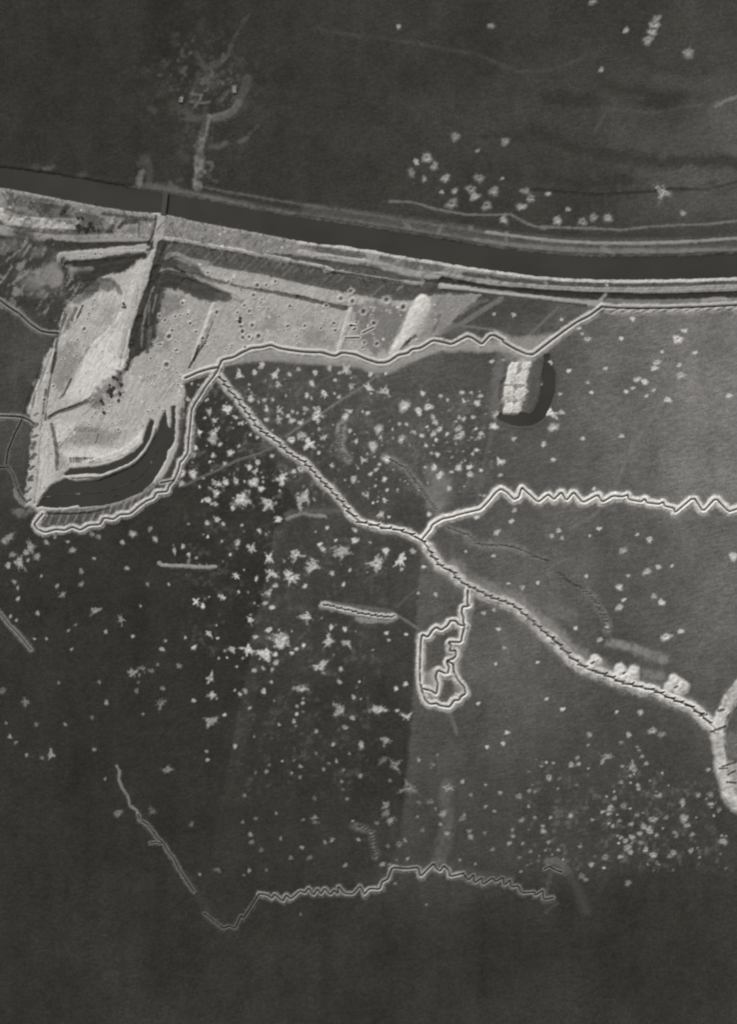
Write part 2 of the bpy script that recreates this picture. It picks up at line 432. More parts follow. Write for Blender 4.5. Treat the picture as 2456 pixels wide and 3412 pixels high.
# moorland patches on the bare ground
for p, e, f in (((8, '400,520 660,480 830,560 780,680 690,860 560,900 480,800 450,690'), 112, 0.85), ((7, '900,780 1000,800 1000,940 860,930'), 138, 0.7),
                ((7, '1200,930 1400,970 1420,1060 1230,1040'), 138, 0.7), ((7, '1180,780 1300,800 1280,880 1180,860'), 142, 0.6), ((5, '1200,450 1330,500 1320,640 1210,600'), 122, 0.75),
                ((7, '80,640 260,660 250,760 90,860'), 112, 0.7), ((5, '430,620 600,560 640,700 560,860 440,960 400,900'), 136, 0.85),
                ((5, '800,300 900,290 870,420 780,420'), 150, 0.8), ((6, '520,300 760,300 940,330 880,420 640,420 500,420'), 138, 0.85), ((6, '430,480 520,480 520,610 440,600'), 140, 0.6),
                ((8, '520,560 700,560 640,800 560,800'), 122, 0.6), ((8, '0,640 120,680 160,780 60,820'), 142, 0.6)):
    fill(W(*p), e=e, fac=f, soft=3.5, wob=3)
for p, e, f in (((5, '700,200 900,200 960,330 880,480 700,650 560,1000 900,1000 860,880 960,780 1020,500 1080,260 1100,60 1060,60 960,160'), 194, 0.8),
                ((5, '880,480 760,560 690,620 620,740 560,880 500,1000 640,1010 760,960 860,860 960,760 1000,600 1000,480'), 206, 0.85),
                ((6, '440,460 700,450 940,440 1080,330 1130,300 1100,410 960,510 740,580 540,590 500,520'), 204, 0.85), ((6, '410,250 560,250 600,300 490,420 440,430'), 200, 0.8),
                ((6, '320,330 410,330 430,600 400,720 300,840 300,560'), 192, 0.85), ((4, '1000,930 1080,850 1130,850 1120,960 1030,1010'), 186, 0.85), ((7, '1180,580 1290,570 1290,650 1190,660'), 178, 0.8),
                ((7, '850,620 1300,730 1480,800 1440,860 1000,760 800,720'), 170, 0.6), ((7, '560,600 800,650 780,740 620,700'), 172, 0.7)):
    fill(W(*p), e=e, fac=f, soft=3, wob=2.5)

# strips on the south bank, far left
for t, p, wd, e, g, f, dz, rg in (
        (4, '0,570 80,600 180,640 300,660', 8, None, 60, 0.9, 0, 0.2),
        (4, '200,600 320,650 560,650 700,650 850,640', 6, None, 72, 0.85, -0.2, 0.45),
        (4, '-60,490 0,502 100,545 250,570 400,575 600,580', 10.5, 178, None, 1.0, 0.9, 0.05),
        (4, '-60,600 0,618 100,645 200,668 400,690 600,692 900,682 1150,690', 7.5, 152, None, 0.95, 0.2, 0.1),
        (4, '150,400 260,420 400,430', 10, None, 66, 0.7, -0.2, 0.6), (4, '250,440 400,460 520,480', 8, None, 62, 0.8, -0.2, 0.5),
        (4, '480,500 520,440', 5, None, 60, 0.9, -0.2, 0.1), (4, '330,500 420,520 540,530', 7, None, 68, 0.8, -0.2, 0.4), (4, '60,480 150,500 220,510', 6, None, 80, 0.7, -0.1, 0.5),
        (4, '70,420 90,350', 4, None, 72, 0.8, 0, 0.3), (4, '600,520 700,540 780,560', 8, None, 86, 0.7, -0.2, 0.4),
        (4, '795,500 870,510 950,520 1080,535 1200,550', 3.0, None, 78, 0.8, -0.3, 0.2), (4, '980,555 1060,555', 3.5, None, 62, 0.9, -0.2, 0.2),
        (4, '925,600 980,540', 2.4, None, 66, 0.9, -0.3, 0.1), (4, '840,640 870,600', 4, None, 66, 0.8, -0.2, 0.2), (4, '860,560 880,520', 2.6, 176, None, 0.9, 0, 0),
        (4, '1080,560 1085,680', 1.8, None, 96, 0.7, -0.2, 0.3), (4, '380,730 600,755 900,752 1150,745', 8.0, None, 62, 0.95, -0.5, 0.15),
        (4, '480,840 620,825 850,805 1000,790 1120,775', 10.0, 160, None, 1.0, 0.7, 0.05),
        (4, '500,885 640,885 800,870 950,838 1110,822', 6.5, None, 60, 0.95, -0.5, 0.05), (4, '485,850 490,900', 4, None, 58, 0.9, 0, 0),  # dark band below the pale bank: the bank's shade, painted as ground tone
        (4, '780,930 720,960', 5, None, 60, 0.8, -0.2, 0.2), (4, '570,940 700,935', 6, 130, None, 0.8, 0.2, 0.3),
        (5, '540,60 640,50 720,50', 10, None, 60, 0.9, -0.3, 0.2), (5, '500,160 620,140 720,120', 12, None, 64, 0.85, -0.3, 0.2),
        (5, '600,220 700,150 760,110 850,120', 10, None, 76, 0.7, -0.2, 0.1), (5, '790,80 860,75 910,130 930,180', 3.6, None, 96, 0.7, -0.3, 0.2)):
    paint(W(t, p), wd, e=e, g=g, fac=f, soft=min(1.2, wd * 0.25), wob=0.8, dz=dz, ragged=rg)
# mottled rough ground, far left
fill(Wj((4, '-200,640 0,690 170,700 420,730 460,830 470,950 500,1050'), (5, '520,200 470,340 380,320 260,240 100,230 0,180 -200,120')), e=118, fac=0.55, soft=3, wob=3, ragged=0.75)
for t, p, wd, g in ((4, '170,720 120,800 60,870 0,900 -100,900', 24, 60), (4, '350,760 300,850 200,890', 14, 60), (5, '-60,60 0,100 80,150 200,200 320,220 420,290 450,370', 20, 58),
                    (5, '330,370 420,390', 18, 66)):
    paint(W(t, p), wd, g=g, fac=0.85, soft=5, wob=3)
for t, p, wd, e in ((4, '20,760 60,740 110,740', 9, 122), (4, '250,810 320,780', 5, 118), (4, '330,960 400,930 430,1000', 14, 138), (4, '560,940 570,930', 7, 148), (4, '140,810 170,805', 5, 100),
                    (5, '280,80 350,50 420,60', 14, 136), (5, '320,170 370,190', 6, 122), (5, '90,240 70,280', 3, 150), (5, '180,120 260,160', 10, 108)):
    paint(W(t, p), wd, e=e, fac=0.7, soft=2.5, wob=2, ragged=0.45)

# levee belt and the sunken belt behind it, the levee's shade painted into its tone
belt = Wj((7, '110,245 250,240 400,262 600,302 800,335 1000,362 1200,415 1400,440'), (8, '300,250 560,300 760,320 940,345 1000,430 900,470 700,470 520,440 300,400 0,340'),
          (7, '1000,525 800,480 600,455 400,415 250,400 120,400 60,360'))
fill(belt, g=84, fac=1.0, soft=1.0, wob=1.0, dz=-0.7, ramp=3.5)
for k in range(30):                                   # pale streaks slanting down the slope
    u = k / 29.0
    a = Vector(W(7, [(160 + 1500 * u, 265 + 215 * u + random.uniform(-10, 10))])[0])
    b = a + Vector((-1, -1)).normalized() * random.uniform(6, 17)
    paint([tuple(a), tuple((a + b) / 2 + Vector((random.uniform(-.5, .5), 0))), tuple(b)], random.uniform(1.0, 2.2), e=random.choice((104, 112, 124)), fac=random.uniform(0.45, 0.75), soft=0.6, wob=0.5)
paint(W(8, '1030,378 1105,388'), 6, g=68, fac=0.8, soft=2.2, wob=1.2)
for t, p, wd, e, g, f, dz, rg in (
        (7, '130,225 250,240 400,270 560,300 700,318 820,350 960,370 1080,395', 4.0, 172, None, 0.9, 0.8, 0.1),
        (8, '0,170 120,195 260,240', 3.4, 164, None, 0.85, 0.5, 0.1),
        (7, '1080,395 1240,430 1340,440 1420,470', 3.0, 168, None, 0.85, 0.6, 0.1), (8, '200,240 330,250 480,285 640,305 760,325 940,340', 3.2, 158, None, 0.85, 0.5, 0.25),
        (8, '250,250 430,275 600,305 780,330', 2.2, None, 60, 0.85, -0.4, 0.2),
        (8, '130,150 250,155 450,190 600,220 700,225', 5.0, None, 66, 0.9, -0.4, 0.35), (8, '150,80 300,95 480,125', 7.0, None, 76, 0.8, -0.3, 0.35), (8, '40,45 130,60', 4, None, 88, 0.7, -0.2, 0.3),
        (8, '640,145 720,160', 5, None, 84, 0.7, -0.2, 0.3), (8, '840,190 940,205 1090,225', 6.5, None, 84, 0.75, -0.3, 0.3), (8, '0,95 150,120 330,150 500,170', 4.6, 172, None, 0.9, 0.3, 0.05),
        (8, '480,165 640,200 800,245 930,270', 5.5, 160, None, 0.9, 0.3, 0.2), (8, '0,20 150,25 300,50 600,95 900,150 1200,198 1633,262', 5.0, 176, None, 0.95, 0.4, 0.1),
        (8, '990,290 1100,310 1180,325', 9, None, 60, 0.95, -0.5, 0.1), (8, '1230,330 1300,330', 8, None, 64, 0.9, -0.4, 0.1),
        (8, '760,385 820,330', 2, 140, None, 0.7, 0, 0), (8, '540,440 660,345', 1.4, 120, None, 0.7, 0, 0)):
    paint(W(t, p), wd, e=e, g=g, fac=f, soft=min(1.0, wd * 0.25), wob=0.7, dz=dz, ragged=rg)
# right half of the south bank: four parallel strips
s1 = W('P1', '500,416 700,440 850,455 1100,463 1400,459 1633,451 1900,436')
paint(s1, 3.4, e=178, fac=0.95, soft=0.8, dz=0.3, ragged=0.15)
paint(W('P1', '400,428 600,455 850,474 1100,482 1400,477 1633,468 1900,452'), 4.6, g=76, fac=1.0, soft=0.9, ragged=0.15)
road_s = new_owner('canal_road', 'pale rutted road along the south bank of the canal', 'road', 'structure')
paint(Wj((8, '930,268 1000,275'), ('P1', '300,432 400,452 600,478 800,494 1000,502 1200,502 1400,497 1633,487 1900,470')), 5.6, e=158, fac=0.95, soft=0.9, dz=0.25, own=road_s)
for o in (-1.1, 1.1):
    paint([(x, y + o) for x, y in W('P1', '600,478 800,494 1000,502 1200,502 1400,497 1633,487 1900,470')], 0.7, e=118, fac=0.7, soft=0.4, wob=0.3)
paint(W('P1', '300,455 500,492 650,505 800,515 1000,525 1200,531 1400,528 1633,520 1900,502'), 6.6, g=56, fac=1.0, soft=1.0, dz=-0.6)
paint(W('P1', '1050,548 1300,552 1633,542 1900,525'), 4.0, e=112, fac=0.8, soft=1.0, ragged=0.2)
paint(W('P1', '1480,548 1560,535 1600,545'), 3.0, e=150, fac=0.7, soft=1.0)
flat_path = new_owner('levee_path', 'pale strip of path along the foot of the south levee', 'path', 'structure')
paint(W('P1', '290,478 400,492 500,506 700,530 900,552 1015,562'), 4.4, e=160, fac=0.95, soft=0.9, own=flat_path)
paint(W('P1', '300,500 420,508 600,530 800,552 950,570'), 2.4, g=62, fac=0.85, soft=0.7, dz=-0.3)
paint(W('P1', '1000,565 1040,515'), 2.4, e=150, fac=0.8, soft=0.8)
for p in ('745,440 770,470', '1040,470 1055,500', '500,440 520,470', '340,400 360,450', '200,390 210,460'):
    paint(W('P1', p), 2.5, e=140, fac=0.7, soft=1, wob=0.7)

# --- the north-south road on its bank, ditch on its right with the bank's shadow painted in
road = new_owner('road', 'broad pale worn road running south from the canal crossing', 'road', 'structure')
paint(Wj((4, '1245,500 1235,600 1235,690'), (4, '1225,760 1190,860 1150,960'), (5, '1100,40 1060,200 1010,360 975,520 950,650')), 8.5, e=172, fac=0.9, soft=1.2, dz=0.35, own=road, ragged=0.08)
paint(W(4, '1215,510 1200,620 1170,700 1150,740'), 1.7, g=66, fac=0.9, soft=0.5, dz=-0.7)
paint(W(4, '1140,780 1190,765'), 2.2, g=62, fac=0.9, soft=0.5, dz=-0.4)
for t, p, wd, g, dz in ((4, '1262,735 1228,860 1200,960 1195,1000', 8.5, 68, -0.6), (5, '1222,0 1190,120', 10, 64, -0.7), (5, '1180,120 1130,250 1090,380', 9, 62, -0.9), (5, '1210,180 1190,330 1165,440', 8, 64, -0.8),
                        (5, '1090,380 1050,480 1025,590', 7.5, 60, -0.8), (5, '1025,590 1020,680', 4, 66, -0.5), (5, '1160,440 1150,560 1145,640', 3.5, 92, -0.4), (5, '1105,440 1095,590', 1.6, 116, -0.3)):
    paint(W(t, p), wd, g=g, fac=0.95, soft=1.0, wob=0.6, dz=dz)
for t, p, wd, e in ((4, '1280,860 1240,960', 1.4, 120), (5, '1190,130 1130,300 1110,420', 1.4, 128), (5, '1215,190 1180,330', 1.0, 120), (5, '1160,250 1150,420', 1.2, 116)):
    paint(W(t, p), wd, e=e, fac=0.8, soft=0.5)
# hooks of the sunken ground at the head of the road
for p, wd, e, g, dz in (('100,480 140,470 300,520 420,560 520,610 600,640 700,700', 4.6, 148, None, 0.5), ('130,380 140,350 220,345 300,390', 4, 120, None, 0.4), ('90,520 130,505 240,520 330,560', 9, None, 64, -0.5),
                        ('280,580 400,620 500,660', 12, None, 72, -0.5), ('520,660 590,680', 9, None, 88, -0.4), ('120,420 200,395 280,430', 8, None, 72, -0.4), ('260,430 330,470', 10, None, 92, -0.2),
                        ('340,500 480,545 700,600 830,620', 2.6, None, 108, -0.4), ('830,620 1000,650 1150,680', 3.4, None, 92, -0.6), ('1150,680 1300,715 1420,745 1540,765', 4.0, None, 80, -0.7), ('190,350 320,400 440,420', 5, 138, None, 0.1)):
    paint(W(7, p), wd, e=e, g=g, fac=0.9, soft=min(1.5, wd * 0.25), wob=0.8, dz=dz)

# drains, walls and beams of pale earth on the bare ground
for nm, lb, t, p, wd, e, dz in (
        ('earth_wall', 'straight pale earth wall on the sand, beside a row of small pits', 7, '495,735 440,890 390,1010 335,1160', 3.6, 188, 0.7),
        ('earth_wall', 'straight pale earth wall on the sand, right of the long dark ditch', 8, '395,540 360,650 330,770 305,850', 4.6, 184, 0.6),
        ('earth_wall', 'short pale earth wall by the west edge of the quarry', 5, '640,270 600,350 575,400', 1.6, 180, 0.5)):
    paint(W(t, p), wd, e=e, fac=0.95, soft=0.7, wob=0.4, dz=dz, own=new_owner(nm, lb, 'earth wall'))
for t, p, wd, g, dz in ((5, '1600,560 1540,640 1500,710 1470,760', 2.0, 78, -0.8), (7, '490,870 455,950 440,1000', 1.2, 84, -0.4), (7, '380,1060 340,1166', 2.0, 70, -0.8), (5, '640,280 600,370', 1.6, 72, -0.6), (5, '590,300 555,390', 2.4, 88, -0.4),
                        (5, '550,850 500,960 460,1000', 1.5, 86, -0.4), (5, '450,500 430,640 405,790', 2.2, 78, -0.7), (5, '430,650 400,790', 3.0, 66, -0.4), (5, '400,800 370,960 350,1166', 1.4, 96, -0.5), (6, '355,0 330,200 315,380 300,560 285,720 265,880', 1.7, 84, -0.6),
                        (5, '325,740 290,850 240,960 190,1110', 3.0, 62, -0.4), (5, '390,1140 430,1110 600,1050 700,1000', 2.4, 92, -0.5), (6, '380,215 440,180 560,140 720,80', 2.8, 88, -0.5),
                        (6, '400,270 430,400 440,520 440,620', 3.0, 76, -0.3), (6, '765,350 745,410', 1.4, 90, -0.4), (5, '920,790 935,850', 4, 90, -0.3)):
    paint(W(t, p), wd, g=g, fac=0.85, soft=min(0.7, wd * 0.3), wob=0.5, dz=dz, ragged=0.15)
for k in range(9):                                    # ribbed drying rows
    paint(W(6, [(580 + k * 20, 320 + k * 1), (600 + k * 20, 290 + k * 1)]), 1.0, g=80, fac=0.7, soft=0.4, wob=0.3, dz=-0.2)
    paint(W(6, [(545 + k * 22, 535), (548 + k * 22, 555)]), 1.6, g=78, fac=0.75, soft=0.6, wob=0.5, dz=-0.2)
paint(W(6, '540,530 720,530'), 1.4, g=80, fac=0.7, soft=0.5, wob=0.5, dz=-0.2, ragged=0.3)
for k in range(10):                                   # timber revetment bays by the west wall
    q = 60 + k * 84
    paint(W(6, [(292 - q * 0.085 + random.uniform(-12, 12), q + 110 + random.uniform(-20, 20)), (272 - q * 0.085, q + 140)]), random.uniform(1.6, 3.2), g=72, fac=0.85, soft=0.8, wob=1.0, dz=-0.5, ragged=0.2)
heap = new_owner('sand_heap', 'long bright white heap of tipped sand, widest at its upper end', 'sand heap')
fill(W(8, '940,420 985,420 1015,470 1005,530 960,610 905,690 850,780 790,850 700,890 690,870 740,780 790,690 840,560 880,480'), e=206, fac=1.0, soft=1.4, wob=1.0, dz=0.6, ramp=5.0, own=heap)
fill(W(8, '1030,430 1400,425 1330,500 1200,610 1120,720 1035,770 900,850 850,860 960,690 1020,560'), e=132, fac=0.8, soft=2.0, wob=1.5)
paint(W(8, '1085,580 1040,700'), 3.0, e=98, fac=0.7, soft=1.5)
for p in ('790,850 840,790 900,750', '830,810 860,770'):
    paint(W(8, p), 2.6, g=88, fac=0.8, soft=1.0, wob=0.7, dz=-0.5)

for t, p, wd, e in ((5, '940,335 900,400 830,480 760,545 710,585', 2.2, 212), (5, '1080,120 1060,260 1050,290', 1.2, 140), (5, '985,480 960,600 925,760', 1.2, 150), (5, '1005,470 985,600 950,740', 1.3, 208), (5, '690,600 640,680 610,720', 1.0, 132),
                    (6, '590,300 500,400 450,460', 1.2, 140), (6, '1100,330 1040,400 940,470 800,520 640,560', 1.5, 216), (6, '1130,330 1080,420 1000,490 860,545 700,575', 1.2, 150), (6, '820,180 780,280 760,360', 1.0, 140), (6, '640,200 740,110 800,60', 1.2, 142),
                    (5, '520,300 470,420 440,520', 1.0, 120), (5, '560,280 520,380 480,480', 1.6, 196), (5, '490,330 460,440', 1.2, 200), (5, '400,640 350,760 300,900 260,1040', 1.2, 116), (5, '420,620 380,740 340,860', 1.6, 200), (5, '300,860 260,980 230,1080', 1.6, 196),
                    (5, '275,940 240,1050', 1.0, 104), (6, '270,30 250,130', 1.4, 108), (6, '290,20 270,140', 1.5, 196), (6, '330,200 310,400 290,640 265,860', 1.4, 204), (6, '345,420 330,620 300,780', 0.8, 160), (6, '380,420 370,620', 0.8, 166)):
    paint(W(t, p), wd, e=e, fac=0.75, soft=0.6, wob=0.6, ragged=0.2, dz=-0.12 if e < 160 else 0.12)
weather(bank, math.radians(52), 0.22, 0.45, 0.14, 40, 3.6, 1.1)
weather(P_SAND, math.radians(62), 0.16, 0.06, 0.09, 50)
weather(P_SAND2, math.radians(50), 0.17, 0.10, 0.07, 60)
weather(belt, math.radians(47), 0.15, 0.2, 0.12, 70, 9.0, 1.3)
sl_ = linedist(Wj((4, '-150,700 0,760 200,800 330,860'), (5, '100,120 300,120 420,160 470,230')), 26)
n_ = 0.7 * rot_noise(sl_[0], math.radians(55), 6, 2.2, 81) + 0.5 * N3[sl_[0]] + 0.35 * N1[sl_[0]]
mix(sl_[0], sstep(0.12, 0.6, n_) * sstep(26, 16, sl_[1]) * 0.75, 138)
paint(W(5, '760,1030 800,960 850,890 880,850'), 12, g=104, fac=0.75, soft=3, wob=2.5, ragged=0.6)
paint(W(5, '880,1000 925,960 930,800'), 6, g=100, fac=0.7, soft=2, wob=2, ragged=0.5)
paint(W(4, '620,560 700,560 720,610 640,630'), 14, g=84, fac=0.7, soft=3, wob=2.5, ragged=0.6)
# --- crescent moat
M1 = W(6, '285,908 320,835 400,735 500,685 590,712 700,702 850,662 960,612 1045,572 1120,492 1170,402 1212,332 1245,240 1285,165 1308,290 1328,300 1334,130 1362,130 1362,280 1352,400 1300,480 1290,540 1240,625 1180,722 1105,790 950,858 800,896 615,915 605,900 440,918 330,905')
M2 = W(6, '488,660 540,612 650,600 750,596 860,572 960,532 1050,472 1110,412 1125,335 1165,225 1198,240 1172,370 1132,452 1070,522 1000,572 900,612 790,658 680,652 560,664')
paint(W(6, '330,925 600,935 800,915 950,880 1100,810 1200,730 1280,620 1330,520 1370,420 1390,250 1400,60'), 6, e=166, fac=0.9, soft=1.0, dz=0.5)
paint(W(6, '1415,150 1402,420 1352,565 1285,690'), 4.2, g=70, fac=0.85, soft=1.0, wob=0.8, ragged=0.25)
WATER = []
WATER.append(('canal_water', waterbody(CANAL, 1.8, 1.1, 4.5, wob=0.55), -1.1, 'broad dark canal of still water'))
WATER.append(('moat_water', waterbody(M1, 1.3, 0.75, 2.2), -0.75, 'dark crescent shaped moat of still water'))
WATER.append(('moat_water', waterbody(M2, 1.3, 0.72, 1.8), -0.72, 'narrow dark inner crescent of water beside the quarry'))
paint(W(6, '560,672 680,662 780,668 900,625 1000,585 1065,535 1128,462 1175,380 1200,300'), 3.2, e=160, fac=0.95, soft=0.6, wob=0.4, dz=1.1)
paint(W(6, '600,690 760,680'), 4.5, e=160, fac=0.95, soft=0.6, wob=0.5, dz=0.9)
paint(W(6, '330,835 400,825'), 1.2, e=120, fac=0.8, soft=0.4, dz=1.4)
paint(W(6, '430,812 560,808 700,800 850,782 980,735 1090,665 1170,570 1225,460 1250,360'), 1.8, e=70, fac=0.9, soft=0.7, wob=0.9, dz=1.28, ragged=0.2)
paint(W(6, '820,845 960,800 1060,745 1150,660'), 1.4, e=68, fac=0.9, soft=0.6, wob=0.9, dz=1.26, ragged=0.2)
# ribs between moat and trench
rb = W(6, '330,1000 450,1000 560,990 680,980 800,955 900,925 1000,890 1100,840 1190,790')
paint(rb, 14, g=92, fac=0.8, soft=1.5, wob=1, ragged=0.25)
for k in range(15):
    i = k / 14 * (len(rb) - 1.001); a = Vector(rb[int(i)]).lerp(Vector(rb[int(i) + 1]), i % 1)
    paint([tuple(a + Vector((-2.5, -5))), tuple(a + Vector((2, 4.5)))], random.uniform(1.2, 2.4), e=146, fac=random.uniform(0.35, 0.75), soft=0.7, wob=0.8, dz=0.3)
paint(W(6, '350,965 560,965 700,955 850,920'), 2.0, g=78, fac=0.8, soft=0.6, dz=-0.5)
paint(W(6, '1240,720 1210,770 1200,790'), 4, g=70, fac=0.8, soft=1)

# --- moat of the ruined building on the right
M3 = W('P3', '1010,160 1080,150 1100,210 1060,260 1110,310 1160,380 1185,470 1180,600 1165,760 1120,900 1060,1020 1010,1110 960,1180 800,1250 650,1265 450,1230 330,1180 270,1120 330,1060 460,1080 640,1060 800,1090 870,1010 920,880 960,700 980,600 970,500 990,380 1010,300')
fill(W('P3', '420,240 780,260 760,500 730,800 650,1080 350,1080 300,1050 320,700 400,420'), e=132, fac=0.5, soft=3, wob=2, ragged=0.3)
fill(W('P3', '300,60 900,60 1050,0 1000,150 850,260 500,260 380,180'), e=140, fac=0.7, soft=3, wob=2, ragged=0.2)
paint(M3 + [M3[0]], 4.0, g=70, fac=0.55, soft=2, wob=1.0)
WATER.append(('moat_water', waterbody(M3, 1.3, 0.75, 2.0), -0.75, 'L-shaped dark moat beside the white rubble heaps'))
for p, wd in (('340,580 320,760 320,860', 3.2), ('330,960 320,1050', 3.0), ('380,520 350,600', 2.0)):
    paint(W('P3', p), wd, g=66, fac=0.85, soft=1, dz=-0.5)
HEAPS = (('480,270 600,260 600,380 540,470 510,570 400,590 420,440', 'upper left of the white rubble heaps above the L-shaped moat'), ('650,270 790,270 750,430 710,620 560,600 560,480 630,400', 'upper right of the white rubble heaps above the L-shaped moat'),
         ('390,640 510,640 530,720 500,820 370,820 360,760', 'middle left of the white rubble heaps above the L-shaped moat'), ('580,650 720,650 740,720 680,830 600,880 545,820 540,720', 'middle right of the white rubble heaps above the L-shaped moat'),
         ('390,850 470,880 530,880 520,1000 470,1090 370,1100 350,1060', 'lower left of the white rubble heaps, at the moat edge'), ('550,880 650,880 640,1020 600,1110 520,1120 520,1040', 'lower right of the white rubble heaps, at the moat edge'))
paint(W('P3', '760,150 700,230 640,300'), 7, e=176, fac=0.8, soft=2, wob=1, ragged=0.2)
for q in ('600,290 560,480 530,640 520,860 510,1080', '400,600 720,630', '370,850 680,860'):
    paint(W('P3', q), 3.4, e=170, fac=0.9, soft=0.9, wob=0.8, dz=0.5, ragged=0.35)
for p, lb in HEAPS:
    o = new_owner('rubble_heap', lb, 'rubble heap', group='white rubble heaps of the ruined building')
    fill(W('P3', p), e=204, fac=1.0, soft=0.7, wob=1.1, dz=0.5, ramp=1.4, own=o, rough=0.2)
weather(W('P3', '400,260 800,260 720,800 650,1110 340,1110 380,600'), math.radians(20), 0.12, 0.25, 0.12, 95, 3, 1.2)

# --- footpaths over the fields
def path(label, t, p, wd=1.6, e=112, f=0.65, name='footpath'):
    o = new_owner(name, label, 'path', 'structure')
    paint(W(t, p) if t else p, wd, e=e, fac=f, soft=0.6, wob=0.4, own=o)
path('straight pale footpath from the long trench down to the diagonal trench', 10, '1560,95 1400,220 1250,310 1120,400 1000,465 820,595', 2.0, 122, 0.7)
path('straight pale footpath from the diagonal trench down to the crescent trench', 10, '740,670 600,730 440,780 300,850 150,915 30,975', 2.0, 112, 0.7)
path('faint footpath dropping from the moat toward the zigzag trench', 11, '1260,320 1230,430 1200,560 1160,720 1150,860', 1.8, 104, 0.5)
path('thin footpath from the sap to the corner of the redoubt', 'P8', '1130,940 1230,1000 1350,1075', 2.2, 118, 0.7)
path('faint footpath from the diagonal trench towards the sap', 'P8', '1600,570 1500,590 1380,680 1250,780 1150,880', 1.5, 100, 0.6)
path('second faint footpath fanning off the diagonal trench', 'P8', '1540,585 1440,660 1360,700', 1.3, 100, 0.55)
path('short pale path trailing from the foot of the redoubt', 17, '900,1520 930,1600 960,1700 985,1790', 3.0, 110, 0.65)
path('pale track slanting from the canal levee to the trench bend', 'P7', '1510,205 1300,330 1080,470 880,600 700,660 560,740', 4.2, 118, 0.75, 'track')
path('upper pale track slanting down from the levee beside the sand', 'P7', '1280,230 1150,270 950,370 860,450', 3.0, 112, 0.6, 'track')
path('curved pale footpath looping above the zigzag stretch of trench', 'P7', '880,640 1050,650 1250,680 1400,700 1550,760 1640,800', 2.4, 118, 0.7)
path('faint straight path from the levee to the trench bend', 9, '500,235 420,310 340,390 295,430', 2.4, 118, 0.6)
path('faint second straight path from the levee to the trench bend', 9, '545,235 510,300 480,370', 2.0, 104, 0.5)
path('faint long path crossing the right field below the canal', 9, '1460,310 1420,400 1370,520 1300,640 1150,860 1080,960 1000,1080 950,1145', 3.4, 122, 0.45)
path('faint continuation of path down to the right zigzag trench', 12, '810,10 770,80 720,200 690,260', 3.4, 116, 0.5)
path('faint path curling away below the zigzag trench', 12, '600,420 560,470 500,520 400,570 340,610', 3.0, 114, 0.55)
path('faint straight path under the right end of the zigzag trench', 12, '1150,540 1300,510 1450,515 1633,540', 2.2, 112, 0.55)
path('thin pale path leading down from the small bank by the field edge', 14, '600,140 680,110 760,80', 1.5, 82, 0.5)
# ------------------------------------------------------------------ trenches and banks
CUT = np.full((NY, NX), 9.0, np.float32)              # d / half width of the nearest trench cut
def trench(own, pts, hw=0.8, bl=3.2, br=3.2, h=0.7, depth=1.6, e=176, floor=120, fac=1.0, wob=0.5, smooth=True):
    """cut with a spoil bank left (bl) and right (br) of the direction of travel"""
    pts = chaikin(list(pts)) if smooth else list(pts)
    R = hw + max(bl, br) * 1.5 + 4
    sl, d, s = linedist(pts, R)
    bw = np.where(s > 0, bl, br) * np.clip(1 + 0.35 * N3[sl] + 0.3 * N2[sl], 0.45, 1.6)
    dd = d - hw + wob * WOB[sl] * sstep(hw, hw + 1.5, d)
    bank = sstep(0, 0.9, d - hw + 0.2) * sstep(bw, bw * 0.35, dd)
    bank = np.maximum(bank, 0.45 * (d < hw + 0.9) * (d > hw * 0.7))
    m = sstep(bw * 1.3 + 0.4, bw * 0.6, dd + 0.45 * N0[sl]) * fac * (0.72 + 0.28 * sstep(bw * 1.0, 0.3, dd)) * (1 - 0.35 * np.clip(N2[sl] * 0.7 + N1[sl] * 0.6, 0, 1) * sstep(0.3, 1.4, dd))
    outside = CUT[sl] > 1.15
    mix(sl, m * outside, e)
    Z[sl] += np.where(outside, bank * h * (1 + 0.3 * N2[sl]), 0)
    q = d / hw
    cut = sstep(1.12, 0.72, q) * (1 - 0.6 * sstep(0.4, 0.85, 0.7 * N2[sl] + 0.55 * N3[sl]))
    newcut = q < CUT[sl]
    Z[sl] -= np.where(newcut & (cut > 0), cut * depth * (1 + 0.12 * N3[sl]) - sstep(1.15, 0.72, CUT[sl]) * depth * 0.999 * (CUT[sl] < 1.12), 0).clip(0)
    mix(sl, sstep(0.95, 0.6, q), floor)
    CUT[sl] = np.minimum(CUT[sl], q)
    OC = OWN[sl[0].start:sl[0].stop - 1, sl[1].start:sl[1].stop - 1]
    sub = np.where(q < 1.1, 0, np.where(s > 0, 1, 2)).astype(np.int8)
    own_here = (dd < bw) & outside
    claim(sl, own_here & (q >= 1.1), own, sub)
    claim(sl, q < 1.1, own, sub)

TS = ('trench_floor', 'spoil_bank', 'spoil_bank')
def T(label, *lines, name='trench', cat='trench'):
    o = new_owner(name, label, cat, subs=TS)
    for pts, kw in lines:
        trench(o, pts, **kw)
    return o

